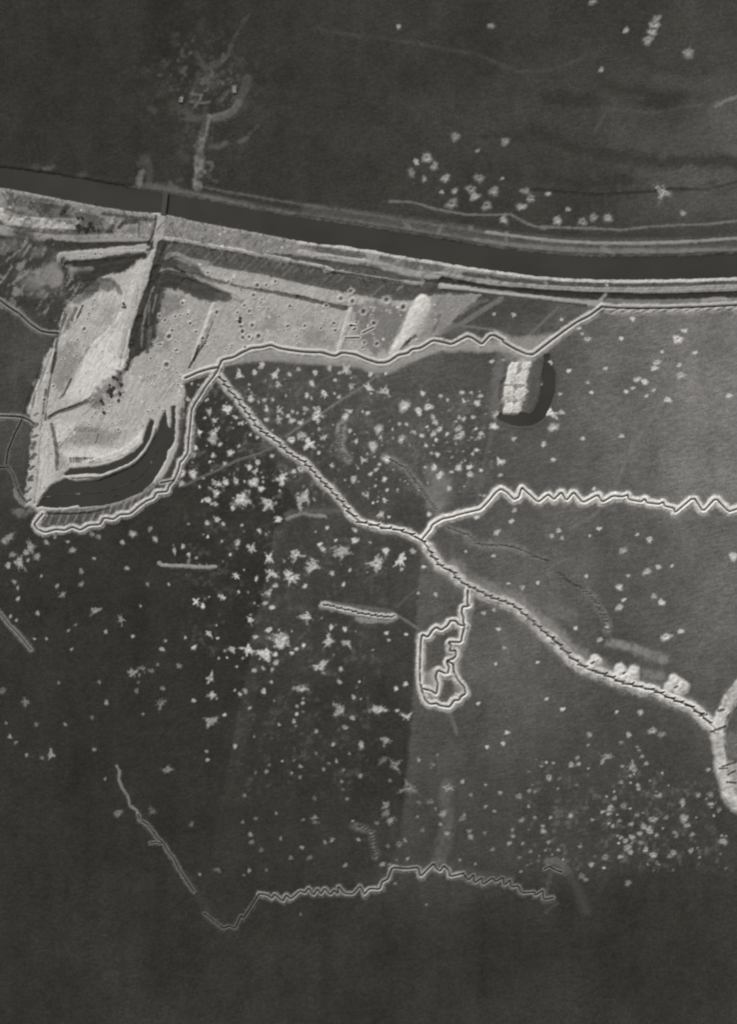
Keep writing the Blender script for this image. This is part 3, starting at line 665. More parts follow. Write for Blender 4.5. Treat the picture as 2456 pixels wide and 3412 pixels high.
# pale apron south of the long trench
apron = Wj((7, '560,1166 720,1140 1000,1120 1440,1166'), (8, '0,900 270,935 430,925 600,1000 700,990 850,910 1000,850 1100,825 1300,825 1633,830'))
paint(apron, 9, e=150, fac=0.9, soft=1.8, wob=1.0, ragged=0.1)
paint(Wj((7, '600,1190 900,1150'), (8, '0,945 300,960 500,985 620,1015 720,1000 850,930')), 4, e=142, fac=0.7, soft=1.5)
paint(W('P7', '1640,960 1400,940 1200,950 980,940 760,960 560,980 300,1060 0,1190'), 2.6, e=150, fac=0.8, soft=0.8)
paint(W('P7', '700,700 900,720'), 8, e=104, fac=0.5, soft=2.5)
fill(W(9, '90,380 200,430 300,420 420,410 520,380 400,500 330,545 260,540 150,480'), e=148, fac=0.8, soft=2.0, wob=1.0)
T('long pale trench winding along the south edge of the sand, bending to the levee', (Wj((10, '40,140 140,95 230,70 300,55'), (7, '560,1166 650,1145 720,1105 790,1075 870,1068 940,1050 1000,1075 1080,1090 1200,1105'),
   (8, '170,875 270,905 330,875 430,890 520,930 600,955 660,955 700,940 765,895 840,880 870,850 940,840 1035,780 1100,792 1180,812 1300,748 1340,760 1415,812 1480,742 1515,742 1580,778'),
   (9, '150,460 210,495 290,535 340,538 400,490 460,445 540,385 620,330 700,290 775,235')), dict(hw=0.85, bl=2.6, br=3.4, h=0.7, e=188)))
T('straight levee trench with slanted bays running to the right edge below the canal', (W(9, '775,235 900,243 1000,245 1200,242 1400,236 1633,224 1800,212'), dict(hw=0.75, bl=3.0, br=4.6, h=0.6)))
for k in range(12):
    a = Vector(W(9, [(860 + k * 68, 258 - k * 1.3)])[0])
    paint([tuple(a + Vector((-3.5, -1.6))), tuple(a + Vector((3.0, 1.2)))], 1.3, g=104, fac=0.75, soft=0.5, wob=0.4, dz=-0.4)
CRES = Wj((10, '300,65 260,130 210,190 170,255 120,330 90,385 85,440 75,540 65,640 60,720 20,780'),
   (6, '1400,560 1385,630 1350,700 1310,745 1290,785 1220,800 1190,840 1130,868 1080,905 1040,935 1000,962 930,970 880,1003 810,1000 770,1043 690,1050 625,1083 560,1068 500,1090 430,1088 350,1108 290,1085 262,1045 300,1000 330,965'))
T('double banked trench curving down from the long trench and around the crescent moat', (CRES[:12] + bold(CRES[12:-4], 1.5, 2) + CRES[-4:], dict(hw=0.7, bl=2.6, br=2.8, h=0.75, e=194)),
  (W(6, '1345,700 1300,712 1250,722'), dict(hw=0.6, bl=1.8, br=1.8, h=0.5, e=158)))
DIAG = Wj((10, '310,130 350,190 390,250 440,290 460,330 490,375 540,435 600,520 640,555 700,600 770,645 810,700 880,745 960,790 1010,840 1070,910 1130,970 1220,1065 1310,1166'),
   (15, '60,50 120,95 220,115 300,140 400,150 490,180 540,210 600,235 650,300 690,370 730,420 770,455 830,470 870,530 930,575 990,605 1060,640 1150,685 1250,715 1320,745 1380,800 1440,850 1500,905 1560,960'),
   (16, '150,490 210,540 280,610 340,680 400,715 460,765 560,795 650,830 740,875 830,895 900,915 1000,935 1060,970 1130,1000 1200,1030 1270,1055'), ('P4', '600,760 690,850 740,910'))
def with_bays(own, line, period, turn, shift=0.0, length=0.85, bay=None, **kw):
    trench(own, line, depth=0.55, **kw)
    for q in bays(line, period, turn, length, shift):
        trench(own, q, **dict(dict(hw=kw['hw'] * 1.4, bl=0.9, br=0.9, h=0.3, depth=1.7, e=kw['e'] + 10, fac=0.6, floor=88, smooth=False), **(bay or {})))
for ln, wd, e, f in ((DIAG[:19], 10, 132, 0.22), (DIAG[18:28], 11, 150, 0.22), (DIAG[27:45], 15, 140, 0.35), (DIAG[44:], 15, 150, 0.35)):
    paint(ln, wd, e=e, fac=f, soft=3.2, wob=1.2, ragged=0.35)
dg = T('long traversed trench running diagonally from the crescent trench to the right edge')
with_bays(dg, DIAG[:19], 6.6, 20, length=0.95, hw=0.55, bl=3.3, br=3.0, h=0.75, e=194)
with_bays(dg, DIAG[18:28], 10.0, 14, length=0.95, hw=0.62, bl=3.1, br=3.2, h=0.85, e=214)
with_bays(dg, DIAG[27:45], 6.6, 22, length=0.95, hw=0.6, bl=4.3, br=4.0, h=0.8, e=202)
with_bays(dg, DIAG[44:], 9.0, 14, length=0.95, hw=0.7, bl=4.4, br=4.5, h=0.9, e=210)
paint([(x + 3, y + 3) for x, y in DIAG[31:50]], 15, e=140, fac=0.6, soft=4, wob=2, ragged=0.6)
ZIG = Wj((15, '605,222 640,180 665,150 680,115 720,90 760,68 850,50'), (11, '980,975 1100,945 1170,930 1230,870 1290,800 1330,778 1380,800 1430,845 1470,830 1496,765'),
   (12, '0,325 90,400 165,345 212,382 270,332 312,390 370,332 440,405 550,350 590,400 670,358 740,365 785,352 800,385 890,400 920,382 940,410 1030,420 1060,407 1080,435 1150,450 1165,480 1300,375 1375,475 1470,382 1570,475 1633,460 1720,420'))
paint(ZIG[:9] + bold(ZIG[9:], 1.15), 9.5, e=160, fac=0.3, soft=2.6, wob=1.0, ragged=0.3)
T('boldly zigzagging white banked trench running right from the junction', (ZIG[:9] + bold(ZIG[9:], 1.15), dict(hw=0.74, bl=3.0, br=3.0, h=0.8, e=220)))
RED = new_owner('redoubt', 'looped redoubt of zigzag trenches hanging below the diagonal trench', 'redoubt', subs=TS)
paint(W(17, '560,620 555,900 560,1250 660,1430 900,1470 1090,1300 1010,1160 960,960 1040,690 1080,490 900,440 740,520 640,630'), 8, e=150, fac=0.35, soft=2.6, wob=1.2, ragged=0.3)
kwr = dict(hw=0.82, bl=3.0, br=3.0, h=0.75, e=204, depth=1.8)
paint(W(17, '1150,60 1140,250 1110,450 1050,700 980,880'), 8, e=138, fac=0.6, soft=2, wob=1)
for p in ('1125,70 1120,230 1145,255 1060,262 1050,330 1075,400 1070,450 1090,490 1015,482 980,435 915,430 880,490 800,545 745,512 705,535 640,630 570,600 556,700 550,850 546,1040 548,1180 575,1290 610,1390 660,1440 750,1432 785,1458 900,1475 940,1425 960,1392 1020,1392 1045,1345 1100,1315 1085,1240 1010,1160 960,1060 950,960 880,920',
          '1090,490 1060,600 1045,692 890,688 925,740 905,800 975,790 985,850 950,890 865,915 900,1000 880,1080 760,1030 735,1120 765,1200 745,1320 680,1280 590,1255'):
    trench(RED, W(17, p), **kwr)
for p in ('545,840 550,870', '545,1040 560,1060', '540,1180 560,1195', '870,1080 960,1090', '980,1320 1010,1330', '600,1330 640,1340'):
    paint(W(17, p), 2.4, e=190, fac=0.9, soft=0.7, dz=0.5)
fill(W(17, '620,1060 720,1020 740,1180 620,1220'), e=150, fac=0.8, soft=2, wob=1)
fill(W(17, '860,700 1000,720 960,900 850,900'), e=150, fac=0.6, soft=2, wob=1.2)
fill(W(17, '960,1180 1080,1220 1060,1330 960,1320'), e=140, fac=0.6, soft=2, wob=1)
SAP = W('P8', '485,858 560,870 620,888 680,902 740,912 820,938 890,946 960,958 1020,965 1060,970 1115,966')
T('short comb-like traversed trench lying alone in the dark field', (SAP, dict(hw=0.5, bl=2.6, br=3.0, h=0.6, e=180, depth=0.7)), *[(q, dict(hw=0.62, bl=0.8, br=0.8, h=0.3, e=190, fac=0.6, floor=60, smooth=False)) for q in bays(SAP, 5.6, 24, 0.72)])
paint(W('P8', '560,845 700,860 900,890 1100,915'), 2.2, e=116, fac=0.6, soft=0.9)
paint(W('P8', '800,985 880,1005 1000,998 1110,990'), 4.5, e=150, fac=0.7, soft=1.2, wob=1)
o = new_owner('spoil_bank', 'thin straight pale spoil bank lying alone in the dark left field', 'bank')
paint(Wj((13, '1238,412 1255,430 1340,432 1420,434 1500,440 1633,446'), (14, '90,442 180,446 280,440')), 2.8, e=150, fac=0.85, soft=0.8, dz=0.5, own=o)
for p in ('1450,440 1470,380', '1540,440 1548,425', '1360,430 1365,415', '1600,445 1605,425'):
    paint(W(13, p), 1.4, e=130, fac=0.7, soft=0.5)
o = new_owner('spoil_bank', 'short curved pale bank just left of the diagonal trench', 'bank')
paint(W(14, '830,70 890,48 960,30 1050,45 1130,52'), 3.0, e=140, fac=0.8, soft=0.9, dz=0.4, own=o, ragged=0.2)
paint(W(14, '830,40 850,20 1000,10 1250,10'), 5, e=112, fac=0.5, soft=2, ragged=0.4)
BOT1 = W(21, '440,125 462,165 455,230 490,310 530,360 540,430 590,465 608,500 622,545 680,580 712,620 760,690 800,720 840,790 890,850 920,920 960,980 1000,1040 1040,1100')
o = T('thin grey trench slanting down through the dark lower left field', (BOT1[7:], dict(hw=0.6, bl=1.3, br=1.5, h=0.6, e=112, floor=84)), (W(21, '795,725 740,718 700,722'), dict(hw=0.5, bl=0.9, br=1.2, h=0.4, e=108)))
paint(BOT1[:9], 2.4, e=128, fac=0.85, soft=0.8, dz=0.4, own=o, sub=1)
paint(W(21, '1000,1000 1060,1110 1150,1270'), 8, e=72, fac=0.5, soft=3, ragged=0.4)
BOT2 = Wj((21, '1120,1270 1200,1330 1262,1368 1310,1350 1362,1358 1410,1283 1442,1288 1540,1152'),
   (22, '200,1150 240,1160 270,1130 330,1165 360,1130 400,1147 460,1105 500,1112 532,1085 570,1120 600,1087 630,1115 660,1085 700,1116 730,1094 762,1112 777,1072 822,1110 880,1110 930,1067 970,1105 1010,1072 1080,1066 1110,1022 1160,1000 1200,936 1290,936 1370,922 1400,965'),
   (23, '60,690 100,665 130,695 160,705 190,680 230,710 250,742 330,730 370,770 410,745 430,790 480,765 500,800 560,770 590,790 640,770 660,812 700,790 722,830 770,830 800,870 880,870 900,892 955,870 972,920 1035,915'))
BOT2 = bold(BOT2, 1.55)
T('long finely zigzagging grey trench across the dark lower field', (BOT2[:8], dict(hw=0.55, depth=1.2, bl=1.4, br=1.6, h=0.5, e=92, floor=80)), (BOT2[7:29], dict(hw=0.58, depth=1.2, bl=1.9, br=2.1, h=0.6, e=130, floor=84)),
  (BOT2[28:45], dict(hw=0.62, depth=1.3, bl=2.0, br=2.6, h=0.7, e=150, floor=84)), (BOT2[44:], dict(hw=0.58, depth=1.2, bl=1.9, br=2.2, h=0.5, e=116, floor=84)))
paint(Wj((22, '1100,1000 1250,900 1633,880'), (23, '100,640 300,680 500,730 720,760')), 5, e=82, fac=0.6, soft=2.5, ragged=0.3)
o = T('small hooked trench with trailing bank at the end of the lower trench', (W(23, '970,692 1010,670 1050,698 1105,716'), dict(hw=0.55, bl=1.5, br=1.5, h=0.5, e=110, floor=82)))
paint(W(23, '1000,640 1060,630 1110,660 1150,720'), 7, e=104, fac=0.7, soft=2, wob=1, dz=0.4, own=o, sub=1)
paint(W(23, '1150,720 1210,820 1260,920 1290,1010'), 7, e=78, fac=0.6, soft=3, wob=1.5)
paint(W(23, '1020,720 1000,800 985,880'), 2.6, e=86, fac=0.7, soft=0.9)
for p in ('960,940 1030,925', '990,1020 1060,960', '950,775 990,770'):
    paint(W(23, p), 2.0, e=78, fac=0.6, soft=0.8)
T('short pale banked trench entering from the left edge', (W(13, '-60,740 0,808 40,855 60,885 130,955 190,1025 240,1088'), dict(hw=0.5, bl=1.8, br=1.7, h=0.5, e=126, depth=1.3, floor=96)))
T('dark trench with pale banks ending at the quarry on the left edge', (W(5, '-80,180 0,240 50,280 150,345 230,420 310,475 360,485 400,490 445,492'), dict(hw=0.75, bl=2.2, br=2.3, h=0.6, e=128, depth=1.3, floor=96)))
T('trench entering from the left edge and meeting the quarry wall', (W(6, '-80,205 0,203 100,205 170,212 230,238 262,268'), dict(hw=0.8, bl=1.8, br=1.6, h=0.5, e=132, depth=1.3, floor=96)))
T('thin dark trench curving down beside the quarry wall to the crescent trench', (W(6, '170,225 140,290 110,345 80,420 60,470 45,580 100,660 120,720 135,770 160,820 195,862'), dict(hw=0.55, bl=1.2, br=1.2, h=0.35, e=112, depth=1.3, floor=96, fac=0.8)),
  (W(6, '-80,600 0,602 40,602'), dict(hw=0.6, bl=0.9, br=0.9, h=0.3, e=100, depth=1.3, floor=96)))
paint(W(6, '110,780 130,840 170,880 195,900'), 3.5, e=138, fac=0.7, soft=1, dz=0.3)
paint(W(6, '120,950 180,950 260,930'), 6, e=128, fac=0.6, soft=2, wob=1.5, ragged=0.3)
o = new_owner('rifle_pit', 'short dark pit on the sand, pointing left from a pale wall', 'pit')
for p in ('355,762 460,760', '490,722 570,682', '390,665 430,668', '415,700 430,690'):
    o = new_owner('rifle_pit', {'355': 'longest short dark rifle pit on the sand below a pale wall', '490': 'slanting short rifle pit on the sand right of the pale wall', '390': 'small dark rifle pit beside the top of the pale sand wall', '415': 'tiny dark rifle pit below the small one by the wall'}[p[:3]], 'pit', subs=TS, group='rifle pits on the sand')
    trench(o, W(8, p), hw=0.6, bl=1.4, br=1.6, h=0.5, e=180, depth=1.3)
OBJ[o - 4]['name'] = None

# old wire and sap lines: rows of small posts and scrapes
for t, p, wd, e, f in ((11, '95,270 75,380 80,460 140,540', 7, 128, 0.75), (11, '420,520 510,560 590,610 650,680 690,740 760,820 820,900 850,960', 6.5, 122, 0.7), (11, '800,640 850,700 830,800 800,900', 14, 116, 0.6), (11, '880,720 870,860', 16, 108, 0.5),
                       (15, '800,130 860,160 950,190', 6, 116, 0.55), (15, '940,220 1040,270 1200,270 1330,290 1410,330', 7, 118, 0.55), (15, '1450,360 1540,370', 4, 108, 0.4), (16, '470,170 530,240 580,320 620,400 630,470', 7, 108, 0.55),
                       (16, '650,570 760,590 860,620 950,660 1080,690', 7, 128, 0.65), (16, '930,800 1040,820', 7, 116, 0.6), (23, '215,40 190,130 220,240 215,380 180,540 150,610', 11, 92, 0.5), (22, '880,590 960,600 1020,640 1040,740 1060,820', 5, 92, 0.6),
                       (16, '200,300 330,360', 14, 104, 0.45), (16, '60,360 240,500 330,600', 10, 122, 0.5), (9, '120,560 110,760 100,900', 8, 112, 0.4)):
    paint(W(t, p), wd, e=e + 14, fac=min(0.9, f + 0.15), soft=wd * 0.3, wob=1.3, ragged=0.5)
def scrapes(label, t, p, n, wd, amp, ang=20):
    o = new_owner('scrape_row', label, 'scrapes')
    pts = W(t, p); paint(pts, 1.6, e=128, fac=0.4, soft=0.6, wob=0.3, own=o, ragged=0.2, thr=0.05); q = np.array(pts); seg = np.hypot(*np.diff(q, axis=0).T); cum = np.concatenate([[0], np.cumsum(seg)])
    for k in range(n):
        u = cum[-1] * (k + 0.5) / n
        i = min(np.searchsorted(cum, u, 'right') - 1, len(seg) - 1)
        c = q[i] + (q[i + 1] - q[i]) * (u - cum[i]) / seg[i] + RNG.uniform(-.4, .4, 2)
        a = math.radians(ang + random.uniform(-12, 12)); v = np.array([math.cos(a), math.sin(a)]) * amp * random.uniform(.7, 1.2)
        paint([tuple(c - v), tuple(c + v)], wd, g=66, fac=0.9, soft=0.5, wob=0.3, dz=-0.4, own=o)
    return o
scrapes('short vertical row of slanted scrapes among craters right of the footpath', 11, '98,265 82,340 72,430 80,480 150,545', 17, 0.9, 1.6)
scrapes('curved row of slanted scrapes dropping to the trench junction', 11, '420,525 510,560 590,610 640,670 690,740 750,830 770,860 830,930', 22, 0.9, 1.8, -25)
scrapes('dotted row of scrapes running right from the trench junction', 15, '800,140 880,165 950,190 1040,270 1130,275 1230,270 1320,290 1410,330 1480,365 1590,400', 24, 1.0, 1.7, -15)
scrapes('arc of slanted scrapes in the field above the diagonal trench', 16, '240,10 300,70 360,110 440,150 500,200 550,270 590,340 620,400 630,480', 20, 1.1, 1.9, -12)
scrapes('short hooked row of scrapes above the lower zigzag trench', 22, '900,600 960,595 1010,630 1040,690 1035,750 1060,800 1060,840', 12, 0.8, 1.5)

# right edge spoil and gun pits
o = new_owner('spoil_bank', 'massive pale bank of spoil along the right edge', 'bank')
fill(W('P4', '760,1230 960,1260 1200,1240 1200,1800 972,1790 850,1700 810,1560 820,1420 760,1380'), e=176, fac=0.85, soft=2.5, wob=1.6, dz=0.5, ramp=4, own=o, ragged=0.35)
paint(W('P4', '1200,300 1040,400 930,520 870,660 800,800 770,920 790,1080 800,1250 830,1420 880,1580 960,1720 1100,1790'), 10.5, e=200, fac=0.95, soft=2.6, wob=1.3, dz=0.8, own=o, ragged=0.25)
weather(W('P4', '1200,280 972,400 890,480 850,600 800,700 700,800 690,900 730,1180 750,1380 820,1420 810,1560 850,1700 972,1790 1200,1800'), math.radians(15), 0.2, 0.3, 0.15, 91, 5, 1.6)
fill(W('P4', '860,950 972,930 1200,900 1200,1250 960,1230 870,1180 850,1050'), g=112, fac=0.8, soft=3, wob=2)
for p in ('700,935 780,905 850,880', '790,1335 870,1330', '880,1400 960,1360', '820,1310 960,1270', '870,1480 960,1490', '780,710 840,700', '570,765 650,750', '420,650 490,665'):
    paint(W('P4', p), 1.6, g=74, fac=0.85, soft=0.6, dz=-0.8)
def mound(label, t, lobes, pit):
    o = new_owner('gun_pit', label, 'gun pit', group='gun pits beside the diagonal trench')
    for x, y, r in lobes:
        (cx_, cy_), = W(t, [(x, y)]); R = r / TILES[t][2] * MPP
        c = [(cx_ + R * math.cos(a), cy_ + R * math.sin(a)) for a in np.linspace(0, 2 * math.pi, 14)[:-1]]
        fill(c, e=202, fac=0.95, soft=1.6, wob=0.6, dz=0.7, ramp=2.5, own=o)
    (cx_, cy_), = W(t, [pit])
    paint([(cx_ - .8, cy_ - .4), (cx_ + .8, cy_ + .4)], 2.0, e=104, fac=0.7, soft=0.8, dz=-1.6, own=o)
mound('smallest and leftmost of the white gun pits above the diagonal trench', 16, ((555, 710, 38), (500, 735, 42), (530, 690, 36)), (515, 722))
mound('two-lobed white gun pit, middle one above the diagonal trench', 16, ((725, 770, 48), (835, 780, 44), (825, 820, 46), (770, 840, 44), (740, 810, 44)), (760, 800))
mound('largest white gun pit, rightmost above the diagonal trench', 16, ((1145, 850, 44), (1215, 905, 52), (1185, 935, 46), (1110, 905, 46), (1180, 880, 50)), (1165, 910))

# ------------------------------------------------------------------ shell craters
CR = {10: """460 120 40s 580 95 22 640 30 35s 920 70 18 740 110 36s 850 110 18 1050 105 25s 1025 180 25 1160 60 25 1290 75 45s 1205 155 15 1480 110 20 1600 105 12 1330 205 35s 1470 220 35s 1600 240 45s 1235 285 18 1125 260 28s
985 275 20 1020 295 15 760 190 30s 535 190 12 550 300 28 655 310 18 720 305 15 670 385 18 770 390 35s 765 455 30s 670 465 18 875 400 15 910 410 12 840 435 18 870 470 25 935 485 22 975 380 22 1050 375 18 1060 430 50s 1285 440 30
1320 400 18 1420 400 12 1460 410 18 1545 535 38 1320 550 18 1560 600 18 1370 630 18 1500 670 40 940 585 35 1000 645 45s 865 620 30 1120 605 30s 1080 535 15 1080 720 15 1180 820 25s 1425 780 30s 1605 770 30 1525 850 20 1550 810 15
1480 885 18 1590 925 20 1610 1010 15 1455 1050 25s 1590 1090 18 1350 925 28 1500 1110 12 60 305 20 230 405 28s 370 385 40s 430 445 25s 270 475 25s 480 490 15 150 560 30s 260 560 45s 250 620 35 310 655 18 455 670 18s 390 720 28 120 680 18
110 740 28s 255 740 18 345 805 18 230 790 12 600 600 15 545 580 12 715 745 18 605 795 22 540 835 22 580 870 30s 570 950 40 630 1000 25 790 910 50s 885 865 20 940 850 30 435 940 32s 355 950 25 290 960 45s 285 1030 45s 215 1085 25 275 1120 20
470 1080 65s 690 1110 50s 970 1050 55s 930 1110 45s 775 1015 12 410 1150 20 100 885 35 15 880 30 10 960 25 150 985 12 170 1095 10""",
 11: """720 25 22 860 45 18 915 75 15 1040 85 15 1025 18 18 1145 100 28 1170 45 20 1100 20 12 575 125 45 690 165 30 765 130 32 800 210 22 820 250 25 850 305 25 805 340 25 715 355 20 655 325 15 825 385 15 910 340 15 1000 300 28 1000 360 35 1030 335 20
1040 225 18 1005 210 18 1115 210 18 1175 335 20 1165 365 20 1135 300 14 1275 285 25 1435 380 18 745 430 15 1140 465 18 1110 495 15 790 490 15 835 500 22 555 378 30 810 600 25 845 670 40s 1000 605 28 1085 600 22 1090 655 25 945 635 15 1320 555 35s 1325 660 18
925 765 22 740 600 12 540 262 15 595 265 15 755 285 12 1290 190 25 1175 625 15 1435 935 20 1410 1020 20 1140 990 20 1300 1105 25 1200 820 15 770 965 20 400 960 40s 460 985 12""",
 9: """685 440 22 900 435 15 1260 440 30 630 370 15 970 310 18 520 315 12 1300 385 18 1370 525 15 440 595 20 565 640 15 800 625 15 685 715 13 710 778 13 510 788 13 930 772 15 975 750 15 1060 800 13 1105 765 14 1000 695 22 1050 710 22 1125 590 22 1110 625 20 1270 605 15
1280 670 28 1195 825 22 1585 798 20 520 905 18 445 905 25 465 1000 28 85 1000 22 215 1073 15 655 1072 15 900 1055 17 405 1108 18 1160 520 12 650 405 12 215 285 15 90 280 12 75 580 15 150 570 12""",
 12: """205 75 18 250 625 20 275 685 18 565 610 20 490 665 12 750 780 30 955 695 25 935 945 32 1025 910 22 1130 900 13 790 975 15 720 1065 28 990 1135 24 1610 825 35 465 980 15 525 300 15 860 655 15""",
 16: """720 290 30 755 230 18 1050 250 28 1085 520 35 1200 475 22 380 450 18 570 540 22 625 440 20 85 715 14 155 1000 15 280 1080 18 885 1105 24 700 1100 14""",
 18: """795 345 25 735 405 18 860 440 15 875 465 15 895 515 20 930 570 20 490 345 25 480 425 15 605 525 55s 395 525 20 345 580 26 400 575 18 115 590 15 205 565 12 175 680 30 820 590 45s 745 590 18 835 625 20 805 665 18 735 715 20 865 740 20 870 768 18 20 780 20 980 315 35 1050 345 32
1035 815 25 1210 865 28 1215 890 20 1335 815 24 1430 810 28 1435 885 24 1500 930 24 685 840 22 755 900 32 650 920 32 590 945 18 640 960 20 860 970 22 985 1005 35 1085 990 22 1225 995 40 1250 1050 25 340 975 22 185 990 16 65 990 16 510 1005 18 720 1015 18 815 1040 24 670 1055 18 910 1060 28
945 1075 25 960 1100 25 880 1115 22 1010 1125 20 1155 1105 22 1165 1135 20 1290 1120 22 735 1145 20 820 1140 26 770 1170 24 890 1185 24 785 1225 35 810 1260 24 925 1240 24 985 1280 30 610 1300 30 730 1295 20 1140 1265 32 1110 1290 20 1280 1245 24 170 1180 18 125 1055 18 130 1095 28 415 1215 18
245 1240 15 145 1245 10 30 1255 15 505 1355 24 600 1380 15 1530 1175 35 1415 615 18""",
 23: """215 60 40s 180 260 30 325 300 25 345 270 15 210 415 22 395 440 22 385 395 20 505 410 16 395 112 18 625 95 16 770 125 26 850 80 18 510 205 16 580 240 15 845 205 15 790 310 22 720 385 16 725 435 18 695 490 18 800 490 14 565 538 18 775 600 15 310 620 14 430 650 12 785 710 12 330 10 18 510 35 12
1260 745 26 1290 770 20 50 965 10 1620 800 25""",
 22: """590 25 14 850 25 12 420 75 12 470 125 16 750 85 15 690 100 12 650 148 16 805 155 12 205 165 18 120 175 10 400 175 10 465 210 15 935 200 18 790 243 14 800 305 14 1165 235 16 1115 75 42s 1200 120 48s 1310 290 60s 1390 75 18 1535 35 14 1500 110 28s 35 350 16 580 375 18 830 378 15 580 520 30s
585 560 24s 280 490 10 120 530 15 490 540 14 20 560 14 1135 430 36s 1150 490 36s 1165 550 40s 80 655 18 90 715 22 165 775 18 315 685 14 480 755 18 540 835 20 395 835 18 715 700 26s 660 715 15 920 695 15 1065 565 18 875 550 12 910 605 12 1390 405 16 1480 400 26 1380 515 12 1420 620 18 1560 575 16
1520 455 15 1240 730 28 1150 745 18 1285 700 16 1110 885 22 1165 890 15 1220 855 14 1305 840 16 820 895 18 70 935 18 205 930 14 30 970 12 1205 1035 14 1450 1195 10 470 1275 12""",
 20: """575 195 20 645 180 18 715 190 18 745 135 24 440 165 12 240 255 38s 245 385 36s 505 355 22 465 380 16 425 350 10 650 358 22 710 285 14 1090 170 50s 1250 185 20 1240 285 20 945 335 58s 1350 403 18 1250 505 55s 1550 500 60s 1340 565 22 1285 640 22 955 450 15 910 475 14 905 535 16 885 590 16 1060 670 18
235 590 50s 345 540 16 540 488 15 770 615 14 1410 775 28 1190 768 18 1600 735 45s 425 785 18 105 430 18 205 825 14 215 890 15 1055 840 14 300 100 10 1395 283 10""",
 14: """285 75 32s 210 100 20 335 108 18 615 160 18 445 250 26 550 300 34s 530 280 16 20 280 18 390 345 13 60 340 22s 435 510 30s 590 540 22s 335 680 32s 175 745 20 120 710 30s 540 855 28s 230 960 36s 290 995 13 110 1060 25s 400 1085 36s 530 1080 45s 455 635 12 900 340 52s 1040 440 58s 860 520 58s 1110 300 25
1085 265 18 1260 320 60s 1210 235 14 1360 235 28 1360 155 20 1145 135 16 1180 490 22 1320 465 15 1525 420 58s 1600 320 28 740 585 22 970 590 20 690 370 38s 710 490 48s 690 640 40s 1270 578 18 1175 910 20 1280 925 20 985 830 55s 690 930 24 800 990 70s 780 1050 55s 960 1050 16 905 1080 16 870 1110 16 1155 1025 50s
1300 1030 38s 1605 955 18 670 1110 55s 740 1120 20 585 985 20 770 70 36s 715 755 22 660 725 20 215 205 12 325 240 12 480 115 12""",
 15: """430 390 45s 530 320 25 610 440 18 440 460 15 570 645 13 705 655 18 320 955 16 475 965 14 340 1010 14 1160 775 18 1080 800 18 1270 570 14 1380 600 22 1500 565 18 1155 355 18 1180 170 25 1295 85 18 1195 925 18 1030 62 20 1240 1070 14 1610 200 18 940 320 12""",
 17: """390 1590 60s 370 1195 30 255 1250 30 270 1515 24 1250 1430 25 1550 1915 28 1355 1955 24 1460 950 22 1600 1780 30""",
 13: """60 215 38s 30 240 26 230 280 42s 200 330 24 285 360 28 95 345 26 145 405 50s 60 430 24 215 390 15 715 185 20 765 205 20 1030 185 28 1165 145 20 1205 225 22 950 250 18 560 310 26 360 250 22 525 245 14 425 210 14 630 475 22 630 575 22 985 450 18 1145 575 16 730 375 12 320 510 12 440 590 18 485 655 30s 740 780 40s
940 850 34s 820 945 16 1030 980 15 1260 1080 20 1285 1015 14 1090 745 12 585 890 12 530 935 12 290 800 18 80 825 14 125 855 12 110 555 18 135 605 14 135 690 18 265 1000 12 360 1000 12 555 1080 12 1310 575 12 1355 315 26s 1420 280 16 1525 370 14""",
 19: """1390 160 22 1030 215 34s 1110 180 34s 1175 200 24 1080 230 14 1060 355 20 1075 288 12 1265 335 20 825 445 20 1245 450 45s 195 440 30s 10 355 30 770 285 14 455 290 12 1225 150 14 730 810 16 395 850 34s 205 850 14 505 615 14 715 560 15 1110 535 12 1300 970 36s 815 1040 14 280 615 16 75 710 18 120 755 15 45 605 12 555 35 12
325 875 16 1505 430 16""",
 21: """450 490 32 710 470 36s 1020 575 20 1230 930 28s 1085 965 14 350 225 14""",
 2: """855 860 30 895 905 24 955 970 24 840 975 18 770 940 24 795 880 18 1140 970 28 1220 1040 28 1095 1030 28 1115 1070 25 1390 1040 24 1420 1080 24 1515 1055 16 1005 1040 18 1180 1120 28 1370 1125 24 1265 970 10 990 1110 32 935 1045 12 1010 745 26 1280 770 24 1205 140 18 700 145 14 1130 820 12""",
 3: """1030 165 18 1200 100 24 1185 135 26 1175 175 24 1150 220 28 1370 290 30 895 380 16 1225 1050 40s 850 5 24""",
 'P3': """1085 285 50 1000 600 46 925 1140 48 1100 1050 80s 1140 1280 80 215 1260 60 260 1075 60s""",
 'P1': """820 185 22 870 132 12 1390 150 15 935 190 20 1050 172 22 575 180 18 985 170 20"""}
